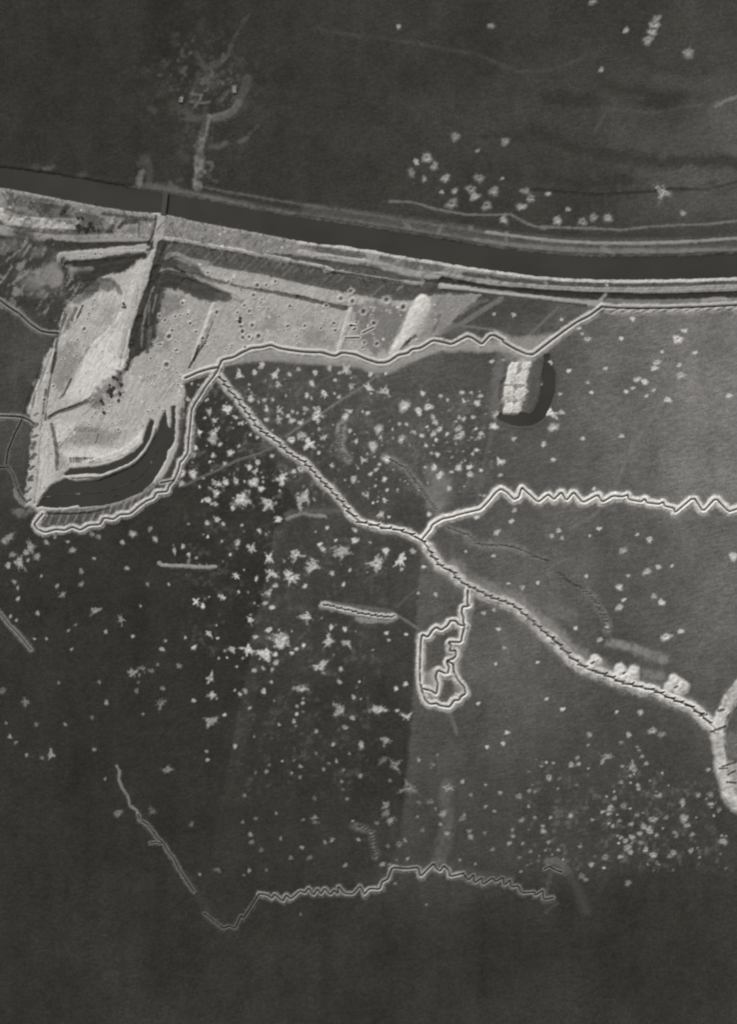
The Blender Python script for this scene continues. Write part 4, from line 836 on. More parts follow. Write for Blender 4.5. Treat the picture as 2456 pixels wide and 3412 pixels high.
# darker readings: faint old craters, by sheet and reading (grey level of their earth)
DIMT = {19: 118, 21: 104, 22: 112, 23: 122, 13: 138, 2: 128, 3: 132, 'P1': 130, 20: 150, 18: 132}
PITS = {5: """1460 348 12 1480 418 15 1525 483 12 1315 520 22 1405 355 10 1295 740 24 1170 690 12 1190 550 10 1375 625 14 1245 580 12 1420 260 14 735 235 10 720 305 9 690 340 9 655 460 16 690 530 9 600 545 10 650 580 9 540 640 9 490 690 8 550 715 9 520 810 9 555 565 9 680 380 9 415 905 12 770 1080 10 740 1110 9 345 1010 14
 1360 560 9 1300 610 9 1410 560 8 1460 600 8 1340 450 10 1280 390 10 1240 360 14 1390 440 9 1150 830 9 1200 860 8 1260 790 9 1370 800 9 1400 830 9 1385 895 9 1330 700 9""",
 7: """295 815 12 315 885 14 360 948 12 195 830 12 240 825 10 115 860 14 170 940 14 80 1045 12 195 1095 10 410 1000 14 430 1040 12 520 800 18 700 870 20 720 945 18 845 985 22 805 665 16 835 590 18 905 585 12 975 560 14 1070 905 14 1040 940 10 1435 880 10 1440 935 10 1090 750 14 1005 830 10 1370 745 14 775 790 16 795 900 18 720 995 16
 770 990 16 740 1070 14 635 1055 10 1565 900 16 1180 935 12 1140 985 10 1155 1035 10 850 765 9 890 765 9 920 765 9 680 800 12 735 745 14 710 630 10 870 695 10 610 560 12 450 490 12 500 1020 9 530 985 9 590 1085 9""",
 8: """675 470 26 805 525 26 495 560 24 395 400 18 320 460 20 410 480 20 265 650 14 275 705 14 575 650 18 600 810 18 500 800 14 490 840 12 40 670 14 30 710 12 165 690 12 200 620 9 110 580 9 215 760 10 560 595 10 440 640 10""",
 6: """850 130 9 865 400 10 920 310 12 870 260 9 800 150 9 940 245 9 715 210 9 690 270 9 780 200 9 900 180 9 960 20 12 955 60 10 1150 170 10 1185 160 9 1265 160 9 1210 160 8 1110 280 8""",
 'P5': """925 1015 14 980 1018 14 780 1040 11 820 1038 10 1290 965 11"""}
ALLC = []
for t, txt in CR.items():
    k = TILES[t][2]
    tk = txt.split()
    for a, b, c in zip(tk[0::3], tk[1::3], tk[2::3]):
        star = c.endswith('s'); r = float(c.rstrip('s')) / k * MPP
        (px, py), = W(t, [(float(a), float(b))])
        ALLC.append((px, py, max(r * (0.86 if t == 18 else 0.95), 1.2) * (1.08 if star else 0.95), star, False, t))
for t, txt in PITS.items():
    k = TILES[t][2]; tk = txt.split()
    for a, b, c in zip(tk[0::3], tk[1::3], tk[2::3]):
        (px, py), = W(t, [(float(a), float(b))])
        ALLC.append((px, py, max(float(c) / k * MPP * 1.6, 1.5), False, True, t))
rr = np.random.RandomState(77)
for pl, n in ((P_SAND, 190), (P_SAND2, 210), (bank, 160)):
    a = np.array(pl); k = 0
    while k < n:
        px, py = rr.uniform(a[:, 0].min(), a[:, 0].max()), rr.uniform(a[:, 1].min(), a[:, 1].max())
        i_, j_ = int((px - X0) / F), int((py - Y0) / F)
        if not (0 < i_ < NX - 2 and 0 < j_ < NY - 2) or not inside(pl, (slice(j_, j_ + 1), slice(i_, i_ + 1)))[0, 0]:
            k += 0.05; continue
        k += 1
        if OWN[j_, i_] == 0 and B[j_, i_] > 0.5:
            ALLC.append((px, py, rr.uniform(0.8, 1.45), False, rr.rand() < 0.7, 'S'))
for pl, n in ((Wj((10, '40,180 700,130 1600,60 1633,1100 900,1150 250,1160 0,900')), 200), (Wj((11, '420,0 1300,0 1250,900 500,800')), 100), (Wj((18, '0,500 1500,700 1600,1400 0,1400')), 70), (Wj((14, '0,0 1633,200 1633,1166 0,1166')), 50), (Wj((20, '500,0 1633,0 1500,1166 400,1166')), 12)):
    a = np.array(pl)
    for k in range(n):
        px, py = rr.uniform(a[:, 0].min(), a[:, 0].max()), rr.uniform(a[:, 1].min(), a[:, 1].max())
        i_, j_ = int((px - X0) / F), int((py - Y0) / F)
        if 0 < i_ < NX - 2 and 0 < j_ < NY - 2 and inside(pl, (slice(j_, j_ + 1), slice(i_, i_ + 1)))[0, 0] and B[j_, i_] < 0.3:
            ALLC.append((px, py, rr.uniform(0.7, 1.25), False, False, 22 if rr.rand() < 0.6 else 20))
    sl_ = linedist(list(pl) + [pl[0]], 12); d_ = np.where(inside(pl, sl_[0]), sl_[1], -sl_[1])
    mix(sl_[0], sstep(0.35, 1.0, 0.8 * N2[sl_[0]] + 0.5 * N1[sl_[0]] + 0.5 * N3[sl_[0]]) * sstep(-6, 10, d_) * (0.42 if n > 60 else 0.2), 118)
ALLC.sort(key=lambda c: -c[2])
CRATERS = []                                          # owner, centre, radius for the labels
stuff_id = new_owner('small_shell_holes', 'many small pale shell holes scattered over the fields and the sand', 'shell holes', 'stuff')

def crater(c, own):
    px, py, R, star, pit, t = c
    r = np.random.RandomState(int(abs(px * 7.3) + abs(py * 3.1) * 100) % 100000)
    i0, i1, j0, j1 = window([(px, py)], R * 1.7 + 1.5)
    if i1 - i0 < 3 or j1 - j0 < 3:
        return False
    sl = (slice(j0, j1), slice(i0, i1))
    X = xs[i0:i1][None, :] - px; Y = ys[j0:j1][:, None] - py
    asp, ang = (1.25, 0.28) if px > 60 and not star else (r.uniform(1.0, 1.2), r.uniform(0, 3.1))
    ca, sa = math.cos(ang), math.sin(ang)
    U = (X * ca + Y * sa) / math.sqrt(asp); V = (-X * sa + Y * ca) * math.sqrt(asp)
    d = np.sqrt(U * U + V * V); th = np.arctan2(V, U)
    if star:
        out = np.full_like(d, 0.50 * R)
        for k in range(r.randint(5, 9)):
            a0 = r.uniform(-math.pi, math.pi); wd = r.uniform(0.25, 0.55); ln = r.uniform(0.7, 1.35)
            da = np.abs((th - a0 + math.pi) % (2 * math.pi) - math.pi)
            out = np.maximum(out, R * ln * np.clip(1 - da / (wd * 2.2), 0, 1))
        rb = 0.30 * R
    else:
        out = R * (1 + 0.13 * np.sin(2 * th + r.uniform(0, 6)) + 0.10 * np.sin(3 * th + r.uniform(0, 6)) + 0.07 * np.sin(5 * th + r.uniform(0, 6)))
        rb = R * (0.46 if not pit else 0.62)
    rb = min(max(rb, 0.55), 2.4)
    q = 1 - d / out
    if star:
        fld = q + 0.30 * N1[sl] + 0.30 * N0[sl] + 0.22 * N2[sl]
        m = sstep(-0.34, 0.44, fld)
    else:
        fld = q + 0.16 * N1[sl] + 0.14 * N0[sl]
        m = sstep(-0.36, 0.46, fld)
    lvl = r.uniform(160, 208)
    if t in DIMT and not pit:
        lvl = min(lvl, DIMT[t] + r.uniform(-10, 30))
    ring = r.rand() < 0.3 and R > 1.9
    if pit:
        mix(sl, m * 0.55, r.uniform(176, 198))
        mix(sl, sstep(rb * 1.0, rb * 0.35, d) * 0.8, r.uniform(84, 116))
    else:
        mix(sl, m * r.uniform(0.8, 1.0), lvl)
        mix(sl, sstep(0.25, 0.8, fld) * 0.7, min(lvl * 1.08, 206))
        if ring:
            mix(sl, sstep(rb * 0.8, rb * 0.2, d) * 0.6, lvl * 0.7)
    dep = rb * (0.36 if pit else (0.34 if ring else 0.10))
    bowl = -dep * sstep(rb * 1.1, 0, d) + (0.22 if pit else 0.08) * rb * sstep(rb * 0.6, rb * 1.1, d) * sstep(rb * 2.2, rb * 1.1, d)
    Z[sl] += bowl + 0.10 * m * (N1[sl] + N0[sl])
    foot = (m > 0.3) | (d < rb)
    cs, cc = cells(sl, foot)
    cc = cc & (OWN[cs] == 0)
    if cc.sum() < 4:
        FINE[cs] |= foot[:-1, :-1]
        return False
    OWN[cs][cc] = own
    SUB[cs][cc] = (d > rb * 1.05)[:-1, :-1][cc]
    return True

fw, fh = MW * MPP / 2, MH * MPP / 2
made = 0
kept = []
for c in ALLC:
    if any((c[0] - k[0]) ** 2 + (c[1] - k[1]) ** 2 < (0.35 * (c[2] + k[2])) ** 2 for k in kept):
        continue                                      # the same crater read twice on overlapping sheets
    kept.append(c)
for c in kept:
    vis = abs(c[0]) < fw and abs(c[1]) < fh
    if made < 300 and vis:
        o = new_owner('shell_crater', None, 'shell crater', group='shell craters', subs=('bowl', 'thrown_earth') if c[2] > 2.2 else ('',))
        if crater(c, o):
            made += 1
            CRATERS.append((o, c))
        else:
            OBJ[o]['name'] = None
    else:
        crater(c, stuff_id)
print('craters', len(kept), 'things', made)
# ------------------------------------------------------------------ materials
def nodes(name):
    m = bpy.data.materials.new(name); m.use_nodes = True
    t = m.node_tree; t.nodes.clear()
    out = t.nodes.new('ShaderNodeOutputMaterial'); b = t.nodes.new('ShaderNodeBsdfPrincipled')
    t.links.new(b.outputs[0], out.inputs[0])
    return m, t, b
def attr(t, n):
    a = t.nodes.new('ShaderNodeAttribute'); a.attribute_name = n
    return a.outputs['Fac']
def math_(t, op, a, b=None, clamp=False):
    n = t.nodes.new('ShaderNodeMath'); n.operation = op; n.use_clamp = clamp
    for i, v in enumerate((a, b)):
        if v is None: continue
        if isinstance(v, (int, float)): n.inputs[i].default_value = v
        else: t.links.new(v, n.inputs[i])
    return n.outputs[0]
def noise_(t, vec, scale, detail=2.0, rough=0.5):
    n = t.nodes.new('ShaderNodeTexNoise'); n.inputs['Scale'].default_value = scale
    n.inputs['Detail'].default_value = detail; n.inputs['Roughness'].default_value = rough
    t.links.new(vec, n.inputs['Vector'])
    return n.outputs['Fac']
def mapped(t, vec, rot, sc):
    n = t.nodes.new('ShaderNodeMapping'); n.vector_type = 'TEXTURE'; n.inputs['Rotation'].default_value = (0, 0, rot); n.inputs['Scale'].default_value = sc
    t.links.new(vec, n.inputs['Vector']); return n.outputs[0]

soil, t, b = nodes('turf_and_earth')
geo = t.nodes.new('ShaderNodeNewGeometry').outputs['Position']
fine = noise_(t, geo, 0.7, 4.0, 0.75); mid = noise_(t, geo, 0.28, 3.0, 0.6)
blades = noise_(t, mapped(t, geo, math.radians(13), (10.0, 1.7, 1)), 1.0, 3.0, 0.6)
tone, bare, earth = attr(t, 'tone'), attr(t, 'bare'), attr(t, 'earth')
def var(x, a): return math_(t, 'ADD', 1 - a, math_(t, 'MULTIPLY', x, 2 * a))
gv = math_(t, 'MULTIPLY', math_(t, 'MULTIPLY', var(fine, 0.95), var(mid, 0.36)), math_(t, 'ADD', 1.0, math_(t, 'MULTIPLY', math_(t, 'SUBTRACT', blades, 0.5), math_(t, 'ADD', 0.35, math_(t, 'MULTIPLY', tone, 4.5)))))
ev = math_(t, 'MULTIPLY', var(fine, 0.34), var(mid, 0.24))
gcol = math_(t, 'MULTIPLY', tone, gv)
ecol = math_(t, 'MULTIPLY', earth, ev)
nb = math_(t, 'ADD', bare, math_(t, 'MULTIPLY', math_(t, 'SUBTRACT', math_(t, 'ADD', math_(t, 'MULTIPLY', fine, 0.5), math_(t, 'MULTIPLY', mid, 0.5)), 0.5),
      math_(t, 'MULTIPLY', math_(t, 'MULTIPLY', bare, math_(t, 'SUBTRACT', 1.0, bare)), 3.0)), clamp=True)
mixn = t.nodes.new('ShaderNodeMix'); mixn.data_type = 'FLOAT'
t.links.new(nb, mixn.inputs[0]); t.links.new(gcol, mixn.inputs[2]); t.links.new(ecol, mixn.inputs[3])
hue = t.nodes.new('ShaderNodeMix'); hue.data_type = 'RGBA'
t.links.new(math_(t, 'MULTIPLY', mixn.outputs[0], 8.0, clamp=True), hue.inputs[0]); hue.inputs[6].default_value = (1.0, 0.965, 0.80, 1); hue.inputs[7].default_value = (1.0, 0.965, 0.925, 1)
tint = t.nodes.new('ShaderNodeMix'); tint.data_type = 'RGBA'; tint.blend_type = 'MULTIPLY'; tint.inputs[0].default_value = 1.0
t.links.new(mixn.outputs[0], tint.inputs[6]); t.links.new(hue.outputs[2], tint.inputs[7])
t.links.new(tint.outputs[2], b.inputs['Base Color'])
b.inputs['Roughness'].default_value = 1.0; b.inputs['Specular IOR Level'].default_value = 0.0
bump = t.nodes.new('ShaderNodeBump'); bump.inputs['Strength'].default_value = 0.35; bump.inputs['Distance'].default_value = 0.35
t.links.new(fine, bump.inputs['Height']); t.links.new(bump.outputs[0], b.inputs['Normal'])

water_m, t, b = nodes('still_water')
geo = t.nodes.new('ShaderNodeNewGeometry').outputs['Position']
wn = noise_(t, geo, 0.02, 2.0); wf = noise_(t, geo, 0.9, 2.0)
v = math_(t, 'MULTIPLY', math_(t, 'ADD', 0.028, math_(t, 'MULTIPLY', wn, 0.03)), math_(t, 'ADD', 0.92, math_(t, 'MULTIPLY', wf, 0.16)))
cmb = t.nodes.new('ShaderNodeCombineColor')
for i, k in enumerate((1.0, 0.97, 0.84)): t.links.new(math_(t, 'MULTIPLY', v, k), cmb.inputs[i])
t.links.new(cmb.outputs[0], b.inputs['Base Color'])
b.inputs['Roughness'].default_value = 0.22; b.inputs['IOR'].default_value = 1.33
bump = t.nodes.new('ShaderNodeBump'); bump.inputs['Strength'].default_value = 0.08; bump.inputs['Distance'].default_value = 0.1
t.links.new(wf, bump.inputs['Height']); t.links.new(bump.outputs[0], b.inputs['Normal'])

def plain(name, v, amp=0.25, scale=1.5):
    m, t, b = nodes(name)
    geo = t.nodes.new('ShaderNodeNewGeometry').outputs['Position']
    n = noise_(t, geo, scale, 3.0, 0.6)
    x = math_(t, 'MULTIPLY', v, math_(t, 'ADD', 1 - amp, math_(t, 'MULTIPLY', n, 2 * amp)))
    c = t.nodes.new('ShaderNodeCombineColor')
    for i, k in enumerate((1.0, 0.97, 0.935)):
        t.links.new(math_(t, 'MULTIPLY', x, k), c.inputs[i])
    t.links.new(c.outputs[0], b.inputs['Base Color'])
    b.inputs['Roughness'].default_value = 0.95; b.inputs['Specular IOR Level'].default_value = 0.1
    return m
timber_m = plain('weathered_timber', 0.082); bark_m = plain('grey_bark', 0.16); leaf_m = plain('dark_leaves', 0.15, 0.4, 2.0)
brick_m = plain('pale_limewashed_brick', 0.30, 0.2, 1.2); rubble_m = plain('pale_rubble', 0.34, 0.35, 1.6)

# ------------------------------------------------------------------ terrain meshes
Gc = np.clip(G, 0.015, 0.4)
def build_mesh(name, quads, loc=(0, 0, 0)):
    """quads: (n, 4) raster vertex ids"""
    ids, inv = np.unique(quads.ravel(), return_inverse=True)
    j, i = ids // NX, ids % NX
    co = np.empty((len(ids), 3), np.float32)
    co[:, 0] = xs[i] - loc[0]; co[:, 1] = ys[j] - loc[1]; co[:, 2] = Z[j, i] - loc[2]
    me = bpy.data.meshes.new(name)
    n = len(quads)
    me.vertices.add(len(ids)); me.vertices.foreach_set('co', co.ravel())
    me.loops.add(n * 4); me.loops.foreach_set('vertex_index', inv.astype(np.int32).ravel())
    me.polygons.add(n); me.polygons.foreach_set('loop_start', np.arange(0, n * 4, 4, dtype=np.int32))
    me.polygons.foreach_set('use_smooth', np.ones(n, bool))
    me.update(calc_edges=True)
    for nm, arr in (('tone', Gc), ('bare', B), ('earth', E)):
        a = me.attributes.new(nm, 'FLOAT', 'POINT'); a.data.foreach_set('value', arr[j, i].astype(np.float32))
    me.materials.append(soil)
    return me
def fine_quads(jj, ii):
    v = jj.astype(np.int64) * NX + ii
    return np.stack([v, v + 1, v + NX + 1, v + NX], 1)
def tag(o, label=None, category=None, group=None, kind=None):
    if label: o['label'] = label
    if category: o['category'] = category
    if group: o['group'] = group
    if kind: o['kind'] = kind
    return o
def link(name, data, parent=None, loc=None):
    o = bpy.data.objects.new(name, data); col.objects.link(o)
    if loc is not None: o.location = loc
    if parent: o.parent = parent
    return o

need = ((OWN != 0) | FINE)[:nyc * RAT, :nxc * RAT].reshape(nyc, RAT, nxc, RAT).any(axis=(1, 3))
cj, ci = np.nonzero(~need)
v = cj.astype(np.int64) * RAT * NX + ci * RAT
cq = np.stack([v, v + RAT, v + RAT * NX + RAT, v + RAT * NX], 1)
needf = np.repeat(np.repeat(need, RAT, 0), RAT, 1)
gj, gi = np.nonzero(needf & (OWN == 0))
ground = link('ground', build_mesh('ground', np.concatenate([cq, fine_quads(gj, gi)])))
tag(ground, 'flat dark fields pocked with shell holes', None, None, 'structure')
print('ground faces', len(cq) + len(gj), 'owned', int((OWN != 0).sum()))

# open country beyond the surveyed sheet
bm = bmesh.new()
xe, ye, FAR = X0, Y0, 5000.0
for (a, b_, c, d) in ((-FAR, -FAR, FAR, ye), (-FAR, -ye, FAR, FAR), (-FAR, ye, xe, -ye), (-xe, ye, FAR, -ye)):
    bm.faces.new([bm.verts.new(p) for p in ((a, b_, 0), (c, b_, 0), (c, d, 0), (a, d, 0))])
me = bpy.data.meshes.new('ground_beyond'); bm.to_mesh(me); bm.free()
for nm, val in (('tone', lin(66)), ('bare', 0.0), ('earth', lin(150))):
    a = me.attributes.new(nm, 'FLOAT', 'POINT'); a.data.foreach_set('value', np.full(len(me.vertices), val, np.float32))
me.materials.append(soil)
tag(link('ground_beyond', me), 'open dark fields beyond the photograph', None, None, 'structure')

# crater labels: place and rank by landmark
LAND = [('the ruined farm', W('P2', [(650, 900)])[0], 60), ('the long sand trench', W(8, [(400, 900)])[0], 0), ('the looped redoubt', W(17, [(800, 950)])[0], 0), ('the comb-like trench', W('P8', [(800, 930)])[0], 0),
        ('the L-shaped moat', W('P3', [(900, 1000)])[0], 0), ('the crescent moat', W(6, [(800, 760)])[0], 0), ('the trench junction', W(15, [(605, 225)])[0], 0), ('the largest gun pit', W(16, [(1170, 900)])[0], 0),
        ('the thin straight spoil bank', W(14, [(0, 440)])[0], 0), ('the lower zigzag trench', W(22, [(1000, 1080)])[0], 0), ('the hooked trench end', W(23, [(1020, 680)])[0], 0), ('the bright sand heap', W(8, [(900, 650)])[0], 0),
        ('the long dark sand ditch', W(7, [(1200, 700)])[0], 0), ('the diagonal trench head', W(10, [(310, 130)])[0], 0), ('the right zigzag trench', W(12, [(600, 380)])[0], 0), ('the north canal bend', W('P1', [(600, 200)])[0], 0),
        ('the curved small bank', W(14, [(960, 40)])[0], 0), ('the slanting lower left trench', W(21, [(760, 690)])[0], 0), ('the left edge banked trench', W(13, [(130, 950)])[0], 0), ('the quarry bushes', W(5, [(850, 940)])[0], 0)]
sect = {}
for o, c in CRATERS:
    best = min(LAND, key=lambda L: math.hypot(c[0] - L[1][0], c[1] - L[1][1]))
    dx, dy = c[0] - best[1][0], c[1] - best[1][1]
    a = int(round(math.degrees(math.atan2(dy, dx)) / 45.0)) % 8
    dirn = ('right of', 'above right of', 'above', 'above left of', 'left of', 'below left of', 'below', 'below right of')[a]
    if c[4]:
        kind = 'dark-centred shell pit'
    elif c[3]:
        kind = 'large star-shaped crater' if c[2] > 5 else 'star-shaped crater'
    else:
        kind = 'large round crater' if c[2] > 3.4 else 'round crater'
    sect.setdefault((kind, dirn, best[0]), []).append((math.hypot(dx, dy), o))
ORD = ['nearest', 'second nearest', 'third nearest', 'fourth nearest', 'fifth nearest', 'sixth nearest', 'seventh nearest', 'eighth nearest', 'ninth nearest', 'tenth nearest']
ORD += ['%sth nearest' % n for n in range(11, 60)]
for (kind, dirn, land), lst in sect.items():
    lst.sort()
    for k, (dd, o) in enumerate(lst):
        OBJ[o]['label'] = ('pale %s %s %s' % (kind, dirn, land)) if len(lst) == 1 else ('%s pale %s %s %s' % (ORD[k], kind, dirn, land))

# one object for every owner
oj, oi = np.nonzero(OWN)
ow = OWN[oj, oi].astype(np.int32) * 8 + SUB[oj, oi]
order = np.argsort(ow, kind='stable'); oj, oi, ow = oj[order], oi[order], ow[order]
keys, starts = np.unique(ow, return_index=True)
ends = np.append(starts[1:], len(ow))
byown = {}
for k, a, b_ in zip(keys, starts, ends):
    byown.setdefault(int(k) // 8, []).append((int(k) % 8, a, b_))
for oid, lst in byown.items():
    rec = OBJ[oid]
    if rec['name'] is None: rec['name'] = 'shell_crater'
    aa = np.concatenate([np.arange(a, b_) for _, a, b_ in lst])
    jm, im = oj[aa], oi[aa]
    loc = (float(xs[im].mean()), float(ys[jm].mean()), 0.0)
    args = (rec['label'], rec['category'] if rec['kind'] != 'structure' else None, rec['group'], rec['kind'])
    if len(rec['subs']) == 1 or len(lst) == 1:
        tag(link(rec['name'], build_mesh(rec['name'], fine_quads(jm, im), loc), None, loc), *args)
    else:
        root = tag(link(rec['name'], None, None, loc), *args)
        root.empty_display_size = 2
        for sb, a, b_ in lst:
            nm = rec['subs'][min(sb, len(rec['subs']) - 1)]
            link(nm, build_mesh(nm, fine_quads(oj[a:b_], oi[a:b_]), loc), root)

# water sheets
for nm, (sl, wm), z, lb in WATER:
    st = 4
    sub = wm[::st, ::st]
    jj, ii = np.nonzero(sub[:-1, :-1] | sub[1:, 1:] | sub[1:, :-1] | sub[:-1, 1:])
    vx = xs[sl[1]][::st]; vy = ys[sl[0]][::st]; n = len(vx)
    v = jj * n + ii
    q = np.stack([v, v + 1, v + n + 1, v + n], 1)
    ids, inv = np.unique(q.ravel(), return_inverse=True)
    me = bpy.data.meshes.new(nm)
    me.from_pydata([(float(vx[k % n]), float(vy[k // n]), z) for k in ids], [], inv.reshape(-1, 4).tolist())
    me.materials.append(water_m)
    tag(link(nm, me), lb, None, None, 'structure')

def ground_z(x, y):
    return float(Z[int((y - Y0) / F), int((x - X0) / F)])

# ------------------------------------------------------------------ built things
def tube(bm, a, b, ra, rb, n=7):
    a, b = Vector(a), Vector(b); ax = (b - a).normalized()
    u = ax.orthogonal().normalized(); w_ = ax.cross(u)
    r0 = [bm.verts.new(a + (u * math.cos(k * 2 * math.pi / n) + w_ * math.sin(k * 2 * math.pi / n)) * ra) for k in range(n)]
    r1 = [bm.verts.new(b + (u * math.cos(k * 2 * math.pi / n) + w_ * math.sin(k * 2 * math.pi / n)) * rb) for k in range(n)]
    for k in range(n):
        bm.faces.new((r0[k], r0[(k + 1) % n], r1[(k + 1) % n], r1[k]))
    bm.faces.new(r1); bm.faces.new(r0[::-1])
def box(bm, c, s, rz=0.0):
    m = bmesh.ops.create_cube(bm, size=1.0)['verts']
    for v_ in m:
        x, y, z = v_.co.x * s[0], v_.co.y * s[1], v_.co.z * s[2]
        v_.co = Vector((c[0] + x * math.cos(rz) - y * math.sin(rz), c[1] + x * math.sin(rz) + y * math.cos(rz), c[2] + z))
def fin(name, bm, mat, parent=None, loc=None):
    bmesh.ops.recalc_face_normals(bm, faces=bm.faces[:])
    me = bpy.data.meshes.new(name); bm.to_mesh(me); bm.free(); me.materials.append(mat)
    return link(name, me, parent, loc)

# footbridge over the canal at the head of the road
(ax, ay), (bx, by) = W(4, [(1288, 325), (1265, 505)])
L = math.hypot(bx - ax, by - ay); rz = math.atan2(by - ay, bx - ax)
br = tag(link('footbridge', None, None, ((ax + bx) / 2, (ay + by) / 2, 0)), 'faint narrow timber bridge crossing the canal at the head of the road', 'bridge')
br.rotation_euler.z = rz
npl = int(L / 0.5)
for k in range(npl):
    bm = bmesh.new()
    box(bm, (-L / 2 + (k + 0.5) * L / npl, random.uniform(-.08, .08), 0.55 + random.uniform(-.02, .02)), (L / npl * 0.86, 4.2 + random.uniform(-.2, .2), 0.08))
    fin('plank', bm, timber_m, br)
for s in (-1, 1):
    bm = bmesh.new(); box(bm, (0, s * 1.6, 0.36), (L, 0.22, 0.28)); fin('beam', bm, timber_m, br)
    bm = bmesh.new(); box(bm, (0, s * 2.0, 1.55), (L, 0.10, 0.10))
    rail = fin('handrail', bm, timber_m, br)
    for k in range(7):
        bm = bmesh.new(); box(bm, (-L / 2 + 0.4 + k * (L - 0.8) / 6, s * 2.0, 1.05), (0.10, 0.098, 0.9)); fin('post', bm, timber_m, rail)
    for k in range(1, 5):
        bm = bmesh.new(); tube(bm, (-L / 2 + k * L / 5, s * 1.45, -3.0), (-L / 2 + k * L / 5, s * 1.45, 0.22), 0.17, 0.15); fin('pile', bm, timber_m, br)

# shattered trees along the south bank
TREES = W('P5', '60,400 215,400 590,470 800,505 915,515 1275,580 1095,650 970,700 1085,790 105,440 20,420 350,560 480,640 640,700 1390,650 1200,590 300,500 700,560 1450,610')
TREES += W(7, '250,70 400,95 545,118 690,140 880,190 1030,215 300,258 455,285 560,312 665,330 900,372 1020,390 1150,420 1350,440 170,150 230,180') + W(8, '480,285 640,300 800,325 900,145 560,215')
NTH = ['leftmost'] + [n + ' from left of the' for n in ('second third fourth fifth sixth seventh eighth ninth tenth eleventh twelfth thirteenth fourteenth fifteenth sixteenth seventeenth eighteenth nineteenth twentieth'.split())]
NTH += ['%dth from left of the' % n for n in range(21, 60)]
TREES.sort()
for k, (x, y) in enumerate(TREES):
    r = random.Random(k)
    z0 = ground_z(x, y)
    t_ = tag(link('shattered_tree', None, None, (x, y, z0)), None, 'tree', 'shattered tree trunks along the south bank')
    t_['label'] = '%s shattered leafless tree trunks on the canal bank' % NTH[k].replace('leftmost', 'leftmost of the')
    h = r.uniform(3.5, 7.5); lean = Vector((r.uniform(-.12, .12), r.uniform(-.12, .12), 1))
    bm = bmesh.new()
    tube(bm, (0, 0, -0.4), lean * h * 0.5, 0.34, 0.26); tube(bm, lean * h * 0.5, lean * h * 0.5 + Vector((r.uniform(-.3, .3), r.uniform(-.3, .3), h * 0.5)), 0.26, 0.12)
    trunk = fin('trunk', bm, bark_m, t_)
    for q in range(r.randint(2, 4)):
        a = r.uniform(0, 6.28); z1 = h * r.uniform(0.45, 0.8)
        bm = bmesh.new(); p0 = lean * z1
        tube(bm, p0, p0 + Vector((math.cos(a) * 1.2, math.sin(a) * 1.2, r.uniform(.4, 1.1))), 0.11, 0.04, 5)
        fin('limb', bm, bark_m, trunk)

# bushes: dark clumps on the sand
def bush(x, y, R, label, group, seed):
    r = random.Random(seed)
    z0 = ground_z(x, y)
    o = tag(link('bush', None, None, (x, y, z0)), label, 'bush', group)
    bm = bmesh.new()
    for k in range(5):
        a = r.uniform(0, 6.28); tube(bm, (0, 0, -0.2), (math.cos(a) * R * .5, math.sin(a) * R * .5, R * r.uniform(.5, .9)), 0.07, 0.03, 5)
    fin('stem', bm, bark_m, o)
    vs_, fs_ = [], []
    lobes = [(r.uniform(-.5, .5) * R, r.uniform(-.5, .5) * R, R * r.uniform(.35, .75), R * r.uniform(.35, .6)) for _ in range(6)]
    for k in range(300):
        lx, ly, lz, lr = r.choice(lobes)
        d = Vector((r.gauss(0, 1), r.gauss(0, 1), r.gauss(0, 1))).normalized() * lr * r.uniform(.55, 1.05)
        c = Vector((lx, ly, max(0.08, 0.55 * (lz + d.z * .8)))) + Vector((d.x, d.y, 0))
        u = Vector((r.gauss(0, 1), r.gauss(0, 1), r.gauss(0, 1))).normalized(); w_ = u.orthogonal().normalized(); s = r.uniform(.2, .42)
        n0 = len(vs_); vs_ += [tuple(c - u * s), tuple(c + w_ * s * .6), tuple(c + u * s), tuple(c - w_ * s * .6)]; fs_.append((n0, n0 + 1, n0 + 2, n0 + 3))
    me = bpy.data.meshes.new('foliage'); me.from_pydata(vs_, [], fs_); me.materials.append(leaf_m)
    link('foliage', me, o)
rb_ = random.Random(8)
def bushes(spots, lo, hi, what, group, seed):
    spots = sorted(spots)
    for k, (x, y) in enumerate(spots):
        bush(x, y, rb_.uniform(lo, hi), '%s %s' % (NTH[k].replace('leftmost', 'leftmost of the'), what), group, seed + k)
clump = [(rb_.gauss(835, 42), 0) for _ in range(15)]
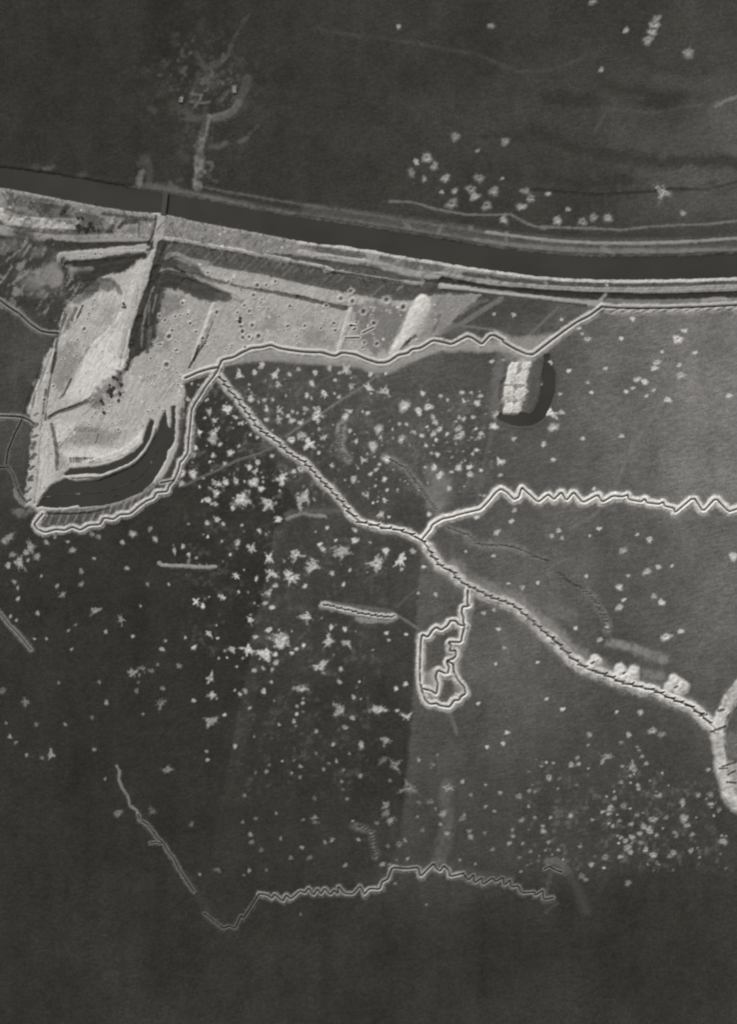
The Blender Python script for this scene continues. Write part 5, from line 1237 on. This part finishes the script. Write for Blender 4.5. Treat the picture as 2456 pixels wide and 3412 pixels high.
clump = [(x, 950 - (x - 835) * 0.9 + rb_.gauss(0, 42)) for x, _ in clump]
bushes(W(5, clump + [(925, 960), (918, 1015), (930, 800)]), 1.0, 2.3, 'low dark bushes clumped on the quarry floor', 'bushes on the quarry floor', 100)
bushes(W(4, [(rb_.gauss(670, 45), rb_.gauss(595, 28)) for _ in range(14)] + [(860, 630), (500, 470)]), 1.2, 2.6, 'dark thicket bushes beside the bright bank', 'bushes in the thicket on the south bank', 200)
bushes(W(5, '960,260 970,285 955,290'), 0.9, 1.4, 'three bushes by the road at the quarry head', 'bushes by the road at the quarry head', 300)
bushes(W(7, '690,870 705,900 715,945 700,840 725,1000 240,470 265,480'), 0.8, 1.4, 'small dark bushes strung across the sand', 'bushes strung across the sand', 400)

# ruined house walls at the farm
def ruin(x, y, w_, l, rz, label, seed):
    r = random.Random(seed)
    o = tag(link('ruined_house', None, None, (x, y, ground_z(x, y))), label, 'ruin'); o.rotation_euler.z = rz
    for (cx_, cy_, ln, a) in ((0, -l / 2, w_, 0), (0, l / 2, w_, 0), (-w_ / 2 + .0, 0, l - .5, math.pi / 2), (w_ / 2, 0, l - .5, math.pi / 2)):
        bm = bmesh.new(); n = 6
        for k in range(n):
            h = r.uniform(0.5, 1.7); u = (-0.5 + (k + .5) / n) * ln
            box(bm, (cx_ + u * math.cos(a), cy_ + u * math.sin(a), h / 2 - .15), (ln / n - .01, 0.42 + .02 * (k % 2), h), a)
        fin('wall', bm, brick_m, o)
    bm = bmesh.new()
    for k in range(190):
        s = r.uniform(.3, .8); box(bm, (r.uniform(-.45, .45) * w_, r.uniform(-.45, .45) * l, r.uniform(.1, .7)), (s, s * r.uniform(.6, 1), s * .7), r.uniform(0, 3))
    fin('rubble', bm, brick_m, o)
(x, y), = W('P2', [(908, 805)]); ruin(x, y, 2.9, 5.6, 0.08, 'small bright roofless ruin inside the curved farm bank', 1)
(x, y), = W('P2', [(335, 915)]); ruin(x, y, 2.6, 4.4, -0.25, 'small pale roofless ruin left of the farm lane', 2)
